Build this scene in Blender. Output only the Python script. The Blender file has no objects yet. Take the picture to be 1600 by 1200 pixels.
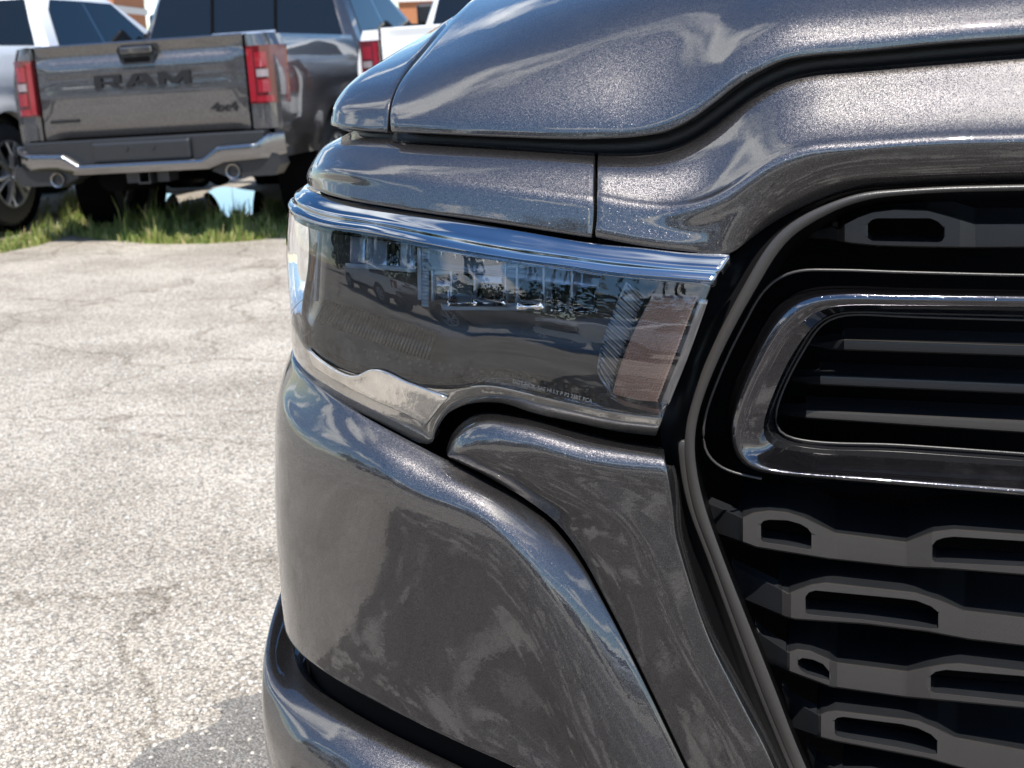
import bpy, bmesh, math, random
import numpy as np
from mathutils import Vector, Matrix
random.seed(7); RNG = np.random.default_rng(7)
rad = math.radians
SC = bpy.context.scene
COL = SC.collection

# ------------------------------------------------------------------ camera, sky, sun, exposure
CAMP = np.array([0.0, 0.0, 1.30]); FPX = 2140.0; PITCH = rad(13.5); ROLL = rad(2.0)
_r0 = np.array([1.0, 0, 0]); _u0 = np.array([0, math.sin(PITCH), math.cos(PITCH)])
FWD = np.array([0, math.cos(PITCH), -math.sin(PITCH)])
RGT = _r0*math.cos(ROLL) - _u0*math.sin(ROLL)
UPV = _u0*math.cos(ROLL) + _r0*math.sin(ROLL)
cam = bpy.data.cameras.new('camera'); camo = bpy.data.objects.new('camera', cam); COL.objects.link(camo)
cam.sensor_width = 36.0; cam.lens = 36.0*FPX/1600.0; cam.clip_start = 0.05; cam.clip_end = 3000
M = Matrix.Identity(4)
for i, ax in enumerate((RGT, UPV, -FWD)):
    for k in range(3): M[k][i] = float(ax[k])
for k in range(3): M[k][3] = float(CAMP[k])
camo.matrix_world = M
cam.dof.use_dof = True; cam.dof.focus_distance = 1.42; cam.dof.aperture_fstop = 13.0
SC.camera = camo

SUN_AZ, SUN_EL = rad(9.0), rad(61.0)          # measured from straight behind the camera towards its left
SUNV = Vector((-math.sin(SUN_AZ)*math.cos(SUN_EL), -math.cos(SUN_AZ)*math.cos(SUN_EL), math.sin(SUN_EL)))
wd = bpy.data.worlds.new('World'); SC.world = wd; wd.use_nodes = True
wn = wd.node_tree.nodes; wl = wd.node_tree.links; wn.clear()
def WN(t, **kw):
    n = wn.new(t)
    for k, v in kw.items(): setattr(n, k, v)
    return n
wout = WN('ShaderNodeOutputWorld'); wbg = WN('ShaderNodeBackground'); wbg.inputs[1].default_value = 0.14
sky = WN('ShaderNodeTexSky', sky_type='NISHITA', sun_disc=False)
sky.sun_elevation = SUN_EL; sky.sun_rotation = math.pi + SUN_AZ; sky.air_density = 1.0; sky.dust_density = 0.2; sky.ozone_density = 3.0
tc = WN('ShaderNodeTexCoord'); sp = WN('ShaderNodeSeparateXYZ'); wl.new(tc.outputs['Generated'], sp.inputs[0])
ad = WN('ShaderNodeMath', operation='ADD'); ad.inputs[1].default_value = 0.16; wl.new(sp.outputs[2], ad.inputs[0])
mx = WN('ShaderNodeMath', operation='MAXIMUM'); mx.inputs[1].default_value = 0.05; wl.new(ad.outputs[0], mx.inputs[0])
dx = WN('ShaderNodeMath', operation='DIVIDE'); wl.new(sp.outputs[0], dx.inputs[0]); wl.new(mx.outputs[0], dx.inputs[1])
dy = WN('ShaderNodeMath', operation='DIVIDE'); wl.new(sp.outputs[1], dy.inputs[0]); wl.new(mx.outputs[0], dy.inputs[1])
cb = WN('ShaderNodeCombineXYZ'); wl.new(dx.outputs[0], cb.inputs[0]); wl.new(dy.outputs[0], cb.inputs[1])
nz = WN('ShaderNodeTexNoise'); nz.inputs['Scale'].default_value = 1.15; nz.inputs['Detail'].default_value = 9.0; nz.inputs['Roughness'].default_value = 0.56; nz.inputs['Distortion'].default_value = 0.35
wl.new(cb.outputs[0], nz.inputs['Vector'])
cr = WN('ShaderNodeValToRGB'); cr.color_ramp.elements[0].position = 0.53; cr.color_ramp.elements[1].position = 0.61
wl.new(nz.outputs['Fac'], cr.inputs[0])
nz2 = WN('ShaderNodeTexNoise'); nz2.inputs['Scale'].default_value = 3.1; nz2.inputs['Detail'].default_value = 6.0
wl.new(cb.outputs[0], nz2.inputs['Vector'])
cc = WN('ShaderNodeMixRGB'); cc.inputs[1].default_value = (6.0, 6.4, 7.0, 1); cc.inputs[2].default_value = (15.0, 15.0, 14.8, 1)
wl.new(nz2.outputs['Fac'], cc.inputs[0])
mxs = WN('ShaderNodeMixRGB'); wl.new(cr.outputs[0], mxs.inputs[0]); hs = WN('ShaderNodeHueSaturation'); hs.inputs['Saturation'].default_value = 1.22; wl.new(sky.outputs[0], hs.inputs['Color']); wl.new(hs.outputs[0], mxs.inputs[1]); wl.new(cc.outputs[0], mxs.inputs[2])
wl.new(mxs.outputs[0], wbg.inputs[0]); wl.new(wbg.outputs[0], wout.inputs[0])
sl = bpy.data.lights.new('sun', 'SUN'); sl.energy = 4.6; sl.angle = rad(0.53); sl.color = (1.0, 0.955, 0.88)
so = bpy.data.objects.new('sun', sl); COL.objects.link(so); so.rotation_euler = (-SUNV).to_track_quat('-Z', 'Y').to_euler()
vs = SC.view_settings; SC.display_settings.display_device = 'sRGB'; vs.view_transform = 'Standard'; vs.look = 'None'; vs.gamma = 1.0; vs.use_curve_mapping = False
vs.exposure = 0.45
SC.cycles.max_bounces = 10; SC.cycles.transparent_max_bounces = 12; SC.cycles.glossy_bounces = 5
SC.cycles.sample_clamp_indirect = 8.0; SC.cycles.caustics_reflective = False; SC.cycles.caustics_refractive = False

# ------------------------------------------------------------------ materials
def mat(name, color, rough=0.5, metal=0.0, coat=0.0, spec=0.5, bump=None, vary=None, emit=None):
    m = bpy.data.materials.new(name); m.use_nodes = True
    nt = m.node_tree; b = nt.nodes['Principled BSDF']
    b.inputs['Base Color'].default_value = (*color, 1); b.inputs['Roughness'].default_value = rough
    b.inputs['Metallic'].default_value = metal; b.inputs['Coat Weight'].default_value = coat
    b.inputs['Coat Roughness'].default_value = 0.02; b.inputs['Specular IOR Level'].default_value = spec
    t = nt.nodes.new('ShaderNodeTexCoord')
    if vary:
        sc, amt = vary
        n = nt.nodes.new('ShaderNodeTexNoise'); n.inputs['Scale'].default_value = sc; n.inputs['Detail'].default_value = 6
        nt.links.new(t.outputs['Object'], n.inputs['Vector'])
        x = nt.nodes.new('ShaderNodeMixRGB'); x.inputs[1].default_value = (*[c*(1-amt) for c in color], 1); x.inputs[2].default_value = (*[min(1, c*(1+amt)) for c in color], 1)
        nt.links.new(n.outputs['Fac'], x.inputs[0]); nt.links.new(x.outputs[0], b.inputs['Base Color'])
    if bump:
        sc, st, di = bump
        n = nt.nodes.new('ShaderNodeTexNoise'); n.inputs['Scale'].default_value = sc; n.inputs['Detail'].default_value = 4
        nt.links.new(t.outputs['Object'], n.inputs['Vector'])
        bp = nt.nodes.new('ShaderNodeBump'); bp.inputs['Strength'].default_value = st; bp.inputs['Distance'].default_value = di
        nt.links.new(n.outputs['Fac'], bp.inputs['Height']); nt.links.new(bp.outputs[0], b.inputs['Normal'])
    return m

def paint(name, color, metal=0.9, rough=0.42, flake=1600.0, fstr=0.20, peel=0.022, dust=0.10, spark=.95):
    m = bpy.data.materials.new(name); m.use_nodes = True; nt = m.node_tree; N = nt.nodes; L = nt.links
    b = N['Principled BSDF']; b.inputs['Metallic'].default_value = metal
    b.inputs['Roughness'].default_value = rough; b.inputs['Coat Weight'].default_value = 1.0; b.inputs['Coat Roughness'].default_value = 0.012
    b.inputs['Coat IOR'].default_value = 1.9
    t = N.new('ShaderNodeTexCoord'); g = N.new('ShaderNodeNewGeometry')
    v = N.new('ShaderNodeTexVoronoi'); v.inputs['Scale'].default_value = flake; L.new(t.outputs['Object'], v.inputs['Vector'])
    s = N.new('ShaderNodeVectorMath'); s.operation = 'SUBTRACT'; s.inputs[1].default_value = (.5, .5, .5); L.new(v.outputs['Color'], s.inputs[0])
    k = N.new('ShaderNodeVectorMath'); k.operation = 'SCALE'; k.inputs['Scale'].default_value = fstr; L.new(s.outputs[0], k.inputs[0])
    fs = N.new('ShaderNodeMapRange'); fs.inputs['From Min'].default_value = .80; fs.inputs['From Max'].default_value = 1.0; fs.inputs['To Min'].default_value = fstr; fs.inputs['To Max'].default_value = fstr*3.2*spark
    w0 = N.new('ShaderNodeSeparateXYZ'); L.new(v.outputs['Color'], w0.inputs[0]); L.new(w0.outputs[1], fs.inputs['Value']); L.new(fs.outputs[0], k.inputs['Scale'])
    a = N.new('ShaderNodeVectorMath'); a.operation = 'ADD'; L.new(g.outputs['Normal'], a.inputs[0]); L.new(k.outputs[0], a.inputs[1])
    n = N.new('ShaderNodeVectorMath'); n.operation = 'NORMALIZE'; L.new(a.outputs[0], n.inputs[0]); L.new(n.outputs[0], b.inputs['Normal'])
    vr = N.new('ShaderNodeMixRGB'); vr.inputs[1].default_value = (*[c*.55 for c in color], 1); vr.inputs[2].default_value = (*[min(1, c*1.75) for c in color], 1)
    sep = N.new('ShaderNodeSeparateXYZ'); L.new(v.outputs['Color'], sep.inputs[0]); L.new(sep.outputs[0], vr.inputs[0])
    # thin dusty water marks: fine streaky film
    mp = N.new('ShaderNodeMapping'); mp.inputs['Scale'].default_value = (1, 1, .45); L.new(t.outputs['Object'], mp.inputs[0])
    d1 = N.new('ShaderNodeTexNoise'); d1.inputs['Scale'].default_value = 9; d1.inputs['Detail'].default_value = 10; d1.inputs['Roughness'].default_value = .68; L.new(mp.outputs[0], d1.inputs['Vector'])
    rp = N.new('ShaderNodeValToRGB'); rp.color_ramp.elements[0].position = .56; rp.color_ramp.elements[1].position = .78; L.new(d1.outputs['Fac'], rp.inputs[0])
    dm = N.new('ShaderNodeMath'); dm.operation = 'MULTIPLY'; dm.inputs[1].default_value = dust; L.new(rp.outputs[0], dm.inputs[0])
    fx = N.new('ShaderNodeMixRGB'); fx.inputs[2].default_value = (.30, .28, .25, 1); L.new(dm.outputs[0], fx.inputs[0]); L.new(vr.outputs[0], fx.inputs[1])
    L.new(fx.outputs[0], b.inputs['Base Color'])
    mm_ = N.new('ShaderNodeMath'); mm_.operation = 'MULTIPLY_ADD'; mm_.inputs[1].default_value = -metal; mm_.inputs[2].default_value = metal; L.new(dm.outputs[0], mm_.inputs[0]); L.new(mm_.outputs[0], b.inputs['Metallic'])
    cw_ = N.new('ShaderNodeMath'); cw_.operation = 'MULTIPLY_ADD'; cw_.inputs[1].default_value = -1.0; cw_.inputs[2].default_value = 1.0; L.new(dm.outputs[0], cw_.inputs[0]); L.new(cw_.outputs[0], b.inputs['Coat Weight'])
    p = N.new('ShaderNodeTexNoise'); p.inputs['Scale'].default_value = 34; p.inputs['Detail'].default_value = 6; p.inputs['Roughness'].default_value = .55; L.new(t.outputs['Object'], p.inputs['Vector'])
    bp = N.new('ShaderNodeBump'); bp.inputs['Strength'].default_value = peel; bp.inputs['Distance'].default_value = .01; L.new(p.outputs['Fac'], bp.inputs['Height'])
    L.new(bp.outputs[0], b.inputs['Coat Normal'])
    return m

def glassmat(name, tint=(.97, .98, 1.0), refl=1.0, rough=0.004, body=None, bump=0.0, ior=1.80):
    """thin clear cover: Fresnel mirror over see-through (or over a dark body for tinted car glass)"""
    m = bpy.data.materials.new(name); m.use_nodes = True; nt = m.node_tree; N = nt.nodes; L = nt.links; N.clear()
    o = N.new('ShaderNodeOutputMaterial'); gl = N.new('ShaderNodeBsdfGlossy'); gl.inputs['Roughness'].default_value = rough
    gl.inputs['Color'].default_value = (refl, refl, refl, 1)
    fr = N.new('ShaderNodeFresnel'); fr.inputs['IOR'].default_value = ior
    if bump:
        t = N.new('ShaderNodeTexCoord'); p = N.new('ShaderNodeTexNoise'); p.inputs['Scale'].default_value = 26; L.new(t.outputs['Object'], p.inputs['Vector'])
        bp = N.new('ShaderNodeBump'); bp.inputs['Strength'].default_value = bump; bp.inputs['Distance'].default_value = .01; L.new(p.outputs['Fac'], bp.inputs['Height'])
        L.new(bp.outputs[0], gl.inputs['Normal']); L.new(bp.outputs[0], fr.inputs['Normal'])
    if body is None:
        tr = N.new('ShaderNodeBsdfTransparent'); tr.inputs['Color'].default_value = (*tint, 1)
    else:
        tr = N.new('ShaderNodeBsdfDiffuse'); tr.inputs['Color'].default_value = (*body, 1)
    mi = N.new('ShaderNodeMixShader'); L.new(fr.outputs[0], mi.inputs[0]); L.new(tr.outputs[0], mi.inputs[1]); L.new(gl.outputs[0], mi.inputs[2])
    L.new(mi.outputs[0], o.inputs[0]); return m

PAINT = paint('charcoal_metallic_paint', (.062, .058, .0585))
PAINTB = paint('charcoal_metallic_paint_far', (.085, .08, .079), flake=300, fstr=.10, peel=.004, dust=.03)
WHITE = mat('white_paint', (.78, .79, .80), .35, coat=1.0)
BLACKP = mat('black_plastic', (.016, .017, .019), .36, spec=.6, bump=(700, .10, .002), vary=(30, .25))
SATIN = mat('satin_grey_plastic', (.046, .042, .039), .34, bump=(900, .10, .002), vary=(14, .12))
GLOSSB = mat('gloss_black', (.012, .012, .013), .08, coat=1.0, vary=(25, .2))
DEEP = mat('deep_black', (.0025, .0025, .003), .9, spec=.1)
RUBBER = mat('rubber', (.014, .014, .015), .5, bump=(300, .15, .003))
CHROME = mat('chrome', (.80, .81, .83), .035, 1.0)
BCHROME = mat('bumper_chrome', (.27, .27, .28), .16, 1.0)
TIP = mat('exhaust_metal', (.30, .29, .28), .28, 1.0)
DCHROME = mat('dark_chrome', (.44, .47, .51), .06, 1.0, vary=(20, .15))
FRAMEM = paint('dark_metallic_frame', (.045, .043, .05), metal=.9, rough=.11, fstr=.05, spark=3, peel=.012, dust=.15)
ALLOY = mat('alloy', (.62, .62, .63), .32, .85)
TYRE = mat('tyre_rubber', (.022, .022, .022), .75, bump=(120, .4, .006), vary=(9, .3))
REDL = mat('red_lens', (.24, .010, .020), .12, coat=1.0)
REDD = mat('dark_red_lens', (.10, .006, .010), .12, coat=1.0)
WLENS = mat('white_lens', (.26, .22, .23), .2, coat=1.0)
CGLASS = glassmat('tinted_car_glass', body=(.008, .010, .013), ior=1.5, bump=.03)
LENS = glassmat('clear_lens', bump=.012)
RUST = mat('rusty_metal', (.22, .12, .07), .7, .3, vary=(25, .4))

# ------------------------------------------------------------------ object helpers
def link(o, parent=None):
    COL.objects.link(o)
    if parent is not None: o.parent = parent
    return o
def mobj(name, verts, faces, m, parent=None, smooth=True, angle=None, loc=None):
    me = bpy.data.meshes.new(name)
    me.from_pydata([tuple(map(float, v)) for v in verts], [], [tuple(map(int, f)) for f in faces])
    me.materials.append(m) if m else None
    if smooth:
        me.polygons.foreach_set('use_smooth', [True]*len(me.polygons))
        if angle: me.set_sharp_from_angle(angle=rad(angle))
    me.update(); o = bpy.data.objects.new(name, me)
    if loc is not None: o.location = loc
    return link(o, parent)
def empty(name, label, cat, loc=(0, 0, 0), group=None):
    o = bpy.data.objects.new(name, None); o.location = loc; o.empty_display_size = .1; link(o)
    o['label'] = label; o['category'] = cat
    if group: o['group'] = group
    return o
def tag(o, label, cat, group=None):
    o['label'] = label; o['category'] = cat
    if group: o['group'] = group
    return o
class MB:
    """collects simple solids into one mesh"""
    def __init__(s): s.v = []; s.f = []
    def add(s, v, f):
        n = len(s.v); s.v += [tuple(p) for p in v]; s.f += [tuple(i+n for i in q) for q in f]; return s
    def box(s, x0, x1, y0, y1, z0, z1, c=0.0):
        if c <= 0:
            v = [(x, y, z) for x in (x0, x1) for y in (y0, y1) for z in (z0, z1)]
            return s.add(v, [(0, 1, 3, 2), (4, 6, 7, 5), (0, 4, 5, 1), (2, 3, 7, 6), (0, 2, 6, 4), (1, 5, 7, 3)])
        bm = bmesh.new(); bmesh.ops.create_cube(bm, size=1)
        for q in bm.verts: q.co = Vector(((x0+x1)/2+q.co.x*(x1-x0), (y0+y1)/2+q.co.y*(y1-y0), (z0+z1)/2+q.co.z*(z1-z0)))
        bmesh.ops.bevel(bm, geom=list(bm.edges), offset=c, segments=2, affect='EDGES', profile=.5)
        bm.verts.index_update(); s.add([tuple(q.co) for q in bm.verts], [[q.index for q in f.verts] for f in bm.faces]); bm.free(); return s
    def tube(s, pts, r, n=8, cap=True):
        pts = [Vector(p) for p in pts]; rings = []
        for i, p in enumerate(pts):
            d = (pts[min(i+1, len(pts)-1)]-pts[max(i-1, 0)]).normalized()
            a = d.cross(Vector((0, 0, 1)))
            if a.length < 1e-3: a = d.cross(Vector((1, 0, 0)))
            a.normalize(); b = d.cross(a); rr = r[i] if isinstance(r, (list, tuple)) else r
            rings.append([p+(a*math.cos(t)+b*math.sin(t))*rr for t in [2*math.pi*k/n for k in range(n)]])
        v = [q for R in rings for q in R]; f = []
        for i in range(len(rings)-1):
            for k in range(n): f.append((i*n+k, i*n+(k+1) % n, (i+1)*n+(k+1) % n, (i+1)*n+k))
        if cap: f += [tuple(range(n))[::-1], tuple((len(rings)-1)*n+k for k in range(n))]
        return s.add(v, f)
    def lathe(s, prof, n=32, axis='x', c=(0, 0, 0)):
        v = []; f = []; m = len(prof)
        for k in range(n):
            t = 2*math.pi*k/n
            for (a, r) in prof:
                if axis == 'x': v.append((c[0]+a, c[1]+r*math.cos(t), c[2]+r*math.sin(t)))
                elif axis == 'y': v.append((c[0]+r*math.cos(t), c[1]+a, c[2]+r*math.sin(t)))
                else: v.append((c[0]+r*math.cos(t), c[1]+r*math.sin(t), c[2]+a))
        for k in range(n):
            for i in range(m-1): f.append((k*m+i, k*m+i+1, ((k+1) % n)*m+i+1, ((k+1) % n)*m+i))
        return s.add(v, f)
    def prism(s, poly, y0, y1, plane='xz'):
        """closed polygon extruded along the third axis"""
        n = len(poly)
        mk = (lambda a, b, c: (a, c, b)) if plane == 'xz' else ((lambda a, b, c: (c, a, b)) if plane == 'yz' else (lambda a, b, c: (a, b, c)))
        v = [mk(a, b, y0) for a, b in poly]+[mk(a, b, y1) for a, b in poly]
        return s.add(v, [tuple(range(n)), tuple(range(2*n-1, n-1, -1))]+[(i, i+n, (i+1) % n+n, (i+1) % n) for i in range(n)])
    def build(s, name, m, parent=None, smooth=False, angle=None, fix=True):
        o = mobj(name, s.v, s.f, m, parent, smooth, angle)
        if fix:
            bm = bmesh.new(); bm.from_mesh(o.data); bmesh.ops.recalc_face_normals(bm, faces=bm.faces); bm.to_mesh(o.data); bm.free()
        return o
def text_mesh(name, s, size, m, parent, mw, bold=0.0, ext=.004, sx=1.0, spacing=1.0):
    c = bpy.data.curves.new(name, 'FONT'); c.body = s; c.size = size; c.extrude = ext; c.offset = bold; c.align_x = 'CENTER'; c.align_y = 'CENTER'; c.space_character = spacing; c.resolution_u = 3
    t = bpy.data.objects.new(name+'_tmp', c); COL.objects.link(t)
    dg = bpy.context.evaluated_depsgraph_get(); me = bpy.data.meshes.new_from_object(t.evaluated_get(dg)); bpy.data.objects.remove(t)
    me.transform(mw @ Matrix.Diagonal((sx, 1, 1, 1))); me.materials.clear(); me.materials.append(m)
    o = bpy.data.objects.new(name, me); return link(o, parent)

# ------------------------------------------------------------------ surveying: sight lines and the truck's own plan curve
def ray(u, v): return FWD + RGT*((u-800)/FPX) + UPV*((600-v)/FPX)
def at_y(u, v, y):
    d = ray(u, v); return CAMP + d*(y/d[1])
def at_z(u, v, z=0.0):
    d = ray(u, v); return CAMP + d*((z-CAMP[2])/d[2])
SK = np.array([-1.2, -.6, 0, .14, .28, .38, .455, .505, .555, .615, .715, .9, 2.5])
AK = np.array([2., 10., 17., 20., 26., 33., 42., 56., 74., 90., 100., 105., 107.])
_s = np.arange(-1.1, 1.9, .002)
_a = np.radians(np.interp(_s, SK, AK)); _k = np.ones(41)/41; _a = np.convolve(np.pad(_a, 20, mode='edge'), _k, 'valid')
_t = np.stack([-np.cos(_a), np.sin(_a)], 1); PN = np.stack([-np.sin(_a), -np.cos(_a)], 1)
_p = np.cumsum(_t*.002, 0); _i0 = int(np.argmin(abs(_s)))
PP = _p - _p[_i0] + at_y(1140, 520, 1.34)[:2]
OFFS = 0.0
def cast(u, v, o):
    """where the sight line (u,v) meets the upright surface that follows the plan curve at offset o; grazing lines give the edge"""
    o = o+OFFS; d = ray(u, v); q = PP + PN*o - CAMP[:2]
    c = d[0]*q[:, 1]-d[1]*q[:, 0]
    along = q@d[:2]
    i = np.nonzero((c[:-1]*c[1:] <= 0) & (along[:-1] > 0))[0]
    if len(i) == 0:
        j = int(np.argmax(-(q[:, 0]/q[:, 1]))) if u < 800 else int(np.argmin(-(q[:, 0]/q[:, 1]))); s = _s[j]; xy = q[j]
    else:
        cands = []
        for j in i:
            w = c[j]/(c[j]-c[j+1]+1e-15); xy = q[j]*(1-w)+q[j+1]*w; cands.append((xy@xy, j+w, xy))
        _, jj, xy = min(cands, key=lambda t: t[0]); s = _s[0]+.002*jj
    lam = (xy@d[:2])/(d[:2]@d[:2])
    return np.array([CAMP[0]+xy[0], CAMP[1]+xy[1], CAMP[2]+lam*d[2]]), s
def on_plan(s, o, z):
    o = o+OFFS
    j = np.clip((s-_s[0])/.002, 0, len(_s)-2); i = int(j); w = j-i
    p = PP[i]*(1-w)+PP[i+1]*w; n = PN[i]*(1-w)+PN[i+1]*w
    return np.array([p[0]+n[0]*o, p[1]+n[1]*o, z])
def osil(u, v):
    lo, hi = -.2, .2
    for _ in range(40):
        m = (lo+hi)/2; d = ray(u, v); q = PP+PN*m-CAMP[:2]
        # leftmost bearing of the offset curve
        if (q[:, 0]/q[:, 1]).min() < d[0]/d[1]: hi = m
        else: lo = m
    return (lo+hi)/2
def smooth_poly(pts, n):
    """resample a polyline of tuples to n points with a shape-preserving cubic"""
    P = np.array(pts, float)
    if len(P) == 1: return np.repeat(P, n, 0)
    t = np.r_[0, np.cumsum(np.maximum(np.hypot(*(np.diff(P[:, :2], axis=0)).T), 1e-6))]
    x = np.linspace(0, t[-1], n)
    h = np.diff(t)[:, None]; dl = np.diff(P, axis=0)/h
    T = np.zeros_like(P); T[0] = dl[0]; T[-1] = dl[-1]
    if len(P) > 2: T[1:-1] = (dl[:-1]*h[1:]+dl[1:]*h[:-1])/(h[:-1]+h[1:])
    k = np.clip(np.searchsorted(t, x, 'right')-1, 0, len(P)-2); hh = h[k]; q = ((x-t[k])[:, None])/hh
    return (2*q**3-3*q**2+1)*P[k]+(q**3-2*q**2+q)*hh*T[k]+(-2*q**3+3*q**2)*P[k+1]+(q**3-q**2)*hh*T[k+1]
def row(pts, n=60, wrap=None, o=None, sm=4):
    """pts: (u,v,o) left to right; wrap=(length, dz) carries the row on round the corner"""
    P = [(p[0], p[1], p[2] if len(p) > 2 else o) for p in pts]
    Q = smooth_poly(P, n); out = []; first = None; ss = []
    for _ in range(sm if n >= 40 else 0):
        q = Q.copy(); q[1:-1] = .25*Q[:-2]+.5*Q[1:-1]+.25*Q[2:]; Q = q
    for (u, v, oo) in Q:
        p, s = cast(u, v, oo)
        if first is None: first = (p, s, oo)
        out.append(p); ss.append(s)
    if wrap:
        L, dz = wrap[0], wrap[1]; pre = []; k3 = 4; sl_ = (out[0][2]-out[k3][2])/max(ss[0]-ss[k3], 1e-3) if ss[0]-ss[k3] > 1e-3 else 0.0; sl_ = max(-.35, min(.35, sl_))
        for k in range(1, 11):
            q = (k/10.)**1.6; pre.append(on_plan(first[1]+L*q, first[2], first[0][2]+dz*q+sl_*.03*(1-math.exp(-L*q/.03))))
        out = np.array(pre[::-1]+out)
        for _ in range(wrap[2] if len(wrap) > 2 else 4):
            q = out.copy(); q[3:28] = .25*out[2:27]+.5*out[3:28]+.25*out[4:29]; out = q
    return np.array(out)
def loft(rows, sub=5, sharp=()):
    """rows (K,N,3) -> dense grid with smooth cross interpolation"""
    R = np.array(rows); K = len(R)
    if K == 2: sharp = (0, 1)
    d = np.array([np.linalg.norm(R[i+1]-R[i], axis=1).mean()+1e-6 for i in range(K-1)])
    dl = np.diff(R, axis=0)/d[:, None, None]; T = np.zeros_like(R); T[0] = dl[0]; T[-1] = dl[-1]
    for i in range(1, K-1): T[i] = (dl[i-1]*d[i]+dl[i]*d[i-1])/(d[i]+d[i-1])
    out = []
    for i in range(K-1):
        a = dl[i] if i in sharp else T[i]; b = dl[i] if (i+1) in sharp else T[i+1]
        for k in range(sub):
            q = k/sub; out.append((2*q**3-3*q**2+1)*R[i]+(q**3-2*q**2+q)*d[i]*a+(-2*q**3+3*q**2)*R[i+1]+(q**3-q**2)*d[i]*b)
    out.append(R[-1]); return np.array(out)
def grid_faces(m, n, off=0): return [(off+i*n+j, off+i*n+j+1, off+(i+1)*n+j+1, off+(i+1)*n+j) for i in range(m-1) for j in range(n-1)]
def panel(name, G, m, parent, r=.0018, depth=.018, angle=None, flange=True):
    """grid surface facing the camera side with rounded edges turned inwards"""
    G = np.array(G); a, b = G.shape[:2]
    du = np.gradient(G, axis=1); dv = np.gradient(G, axis=0); n = np.cross(du, dv); ln = np.linalg.norm(n, axis=2, keepdims=True); n = n/np.maximum(ln, 1e-12)
    c = G.reshape(-1, 3).mean(0)
    flip = ((n.reshape(-1, 3)*(CAMP-G.reshape(-1, 3))).sum(1)).mean() < 0
    if flip: n = -n
    V = [tuple(p) for p in G.reshape(-1, 3)]; F = grid_faces(a, b)
    idx = np.arange(a*b).reshape(a, b)
    loop = []
    for j in range(b): loop.append((0, j))
    for i in range(1, a): loop.append((i, b-1))
    for j in range(b-2, -1, -1): loop.append((a-1, j))
    for i in range(a-2, 0, -1): loop.append((i, 0))
    L = len(loop); P = np.array([G[i, j] for i, j in loop]); Nn = np.array([n[i, j] for i, j in loop])
    tg = np.roll(P, -1, 0)-np.roll(P, 1, 0); tg /= np.maximum(np.linalg.norm(tg, axis=1, keepdims=True), 1e-9)
    out = np.cross(tg, Nn); inn = c-P
    if (out*inn).sum() > 0: out = -out
    prev = [int(idx[i, j]) for i, j in loop]
    for (bo, no) in (((.7*r, -.3*r), (r, -r), (r, -depth)) if flange else ()):
        st = len(V); V += [tuple(p) for p in P+out*bo+Nn*no]
        cur = [st+k for k in range(L)]
        for k in range(L): F.append((prev[k], cur[k], cur[(k+1) % L], prev[(k+1) % L]))
        prev = cur
    if flip: F = [f[::-1] for f in F]
    o = mobj(name, V, F, m, parent, True, angle)
    bm = bmesh.new(); bm.from_mesh(o.data); bmesh.ops.recalc_face_normals(bm, faces=bm.faces)
    i = int(idx[a//2, b//2]); bm.verts.ensure_lookup_table(); bm.normal_update()
    if bm.verts[i].normal.dot(Vector(n[a//2, b//2])) < 0: bmesh.ops.reverse_faces(bm, faces=bm.faces)
    bm.to_mesh(o.data); bm.free()
    return o
def patch(name, rows, m, parent, sub=5, sharp=(), **kw): return panel(name, loft(rows, sub, sharp), m, parent, **kw)
def strip(name, line, o, rpx, m, parent, n=60, sides=8):
    """round bead along a traced line"""
    P = row(line, n, o=o); return MB().tube(P, rpx, sides).build(name, m, parent, True)

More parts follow.
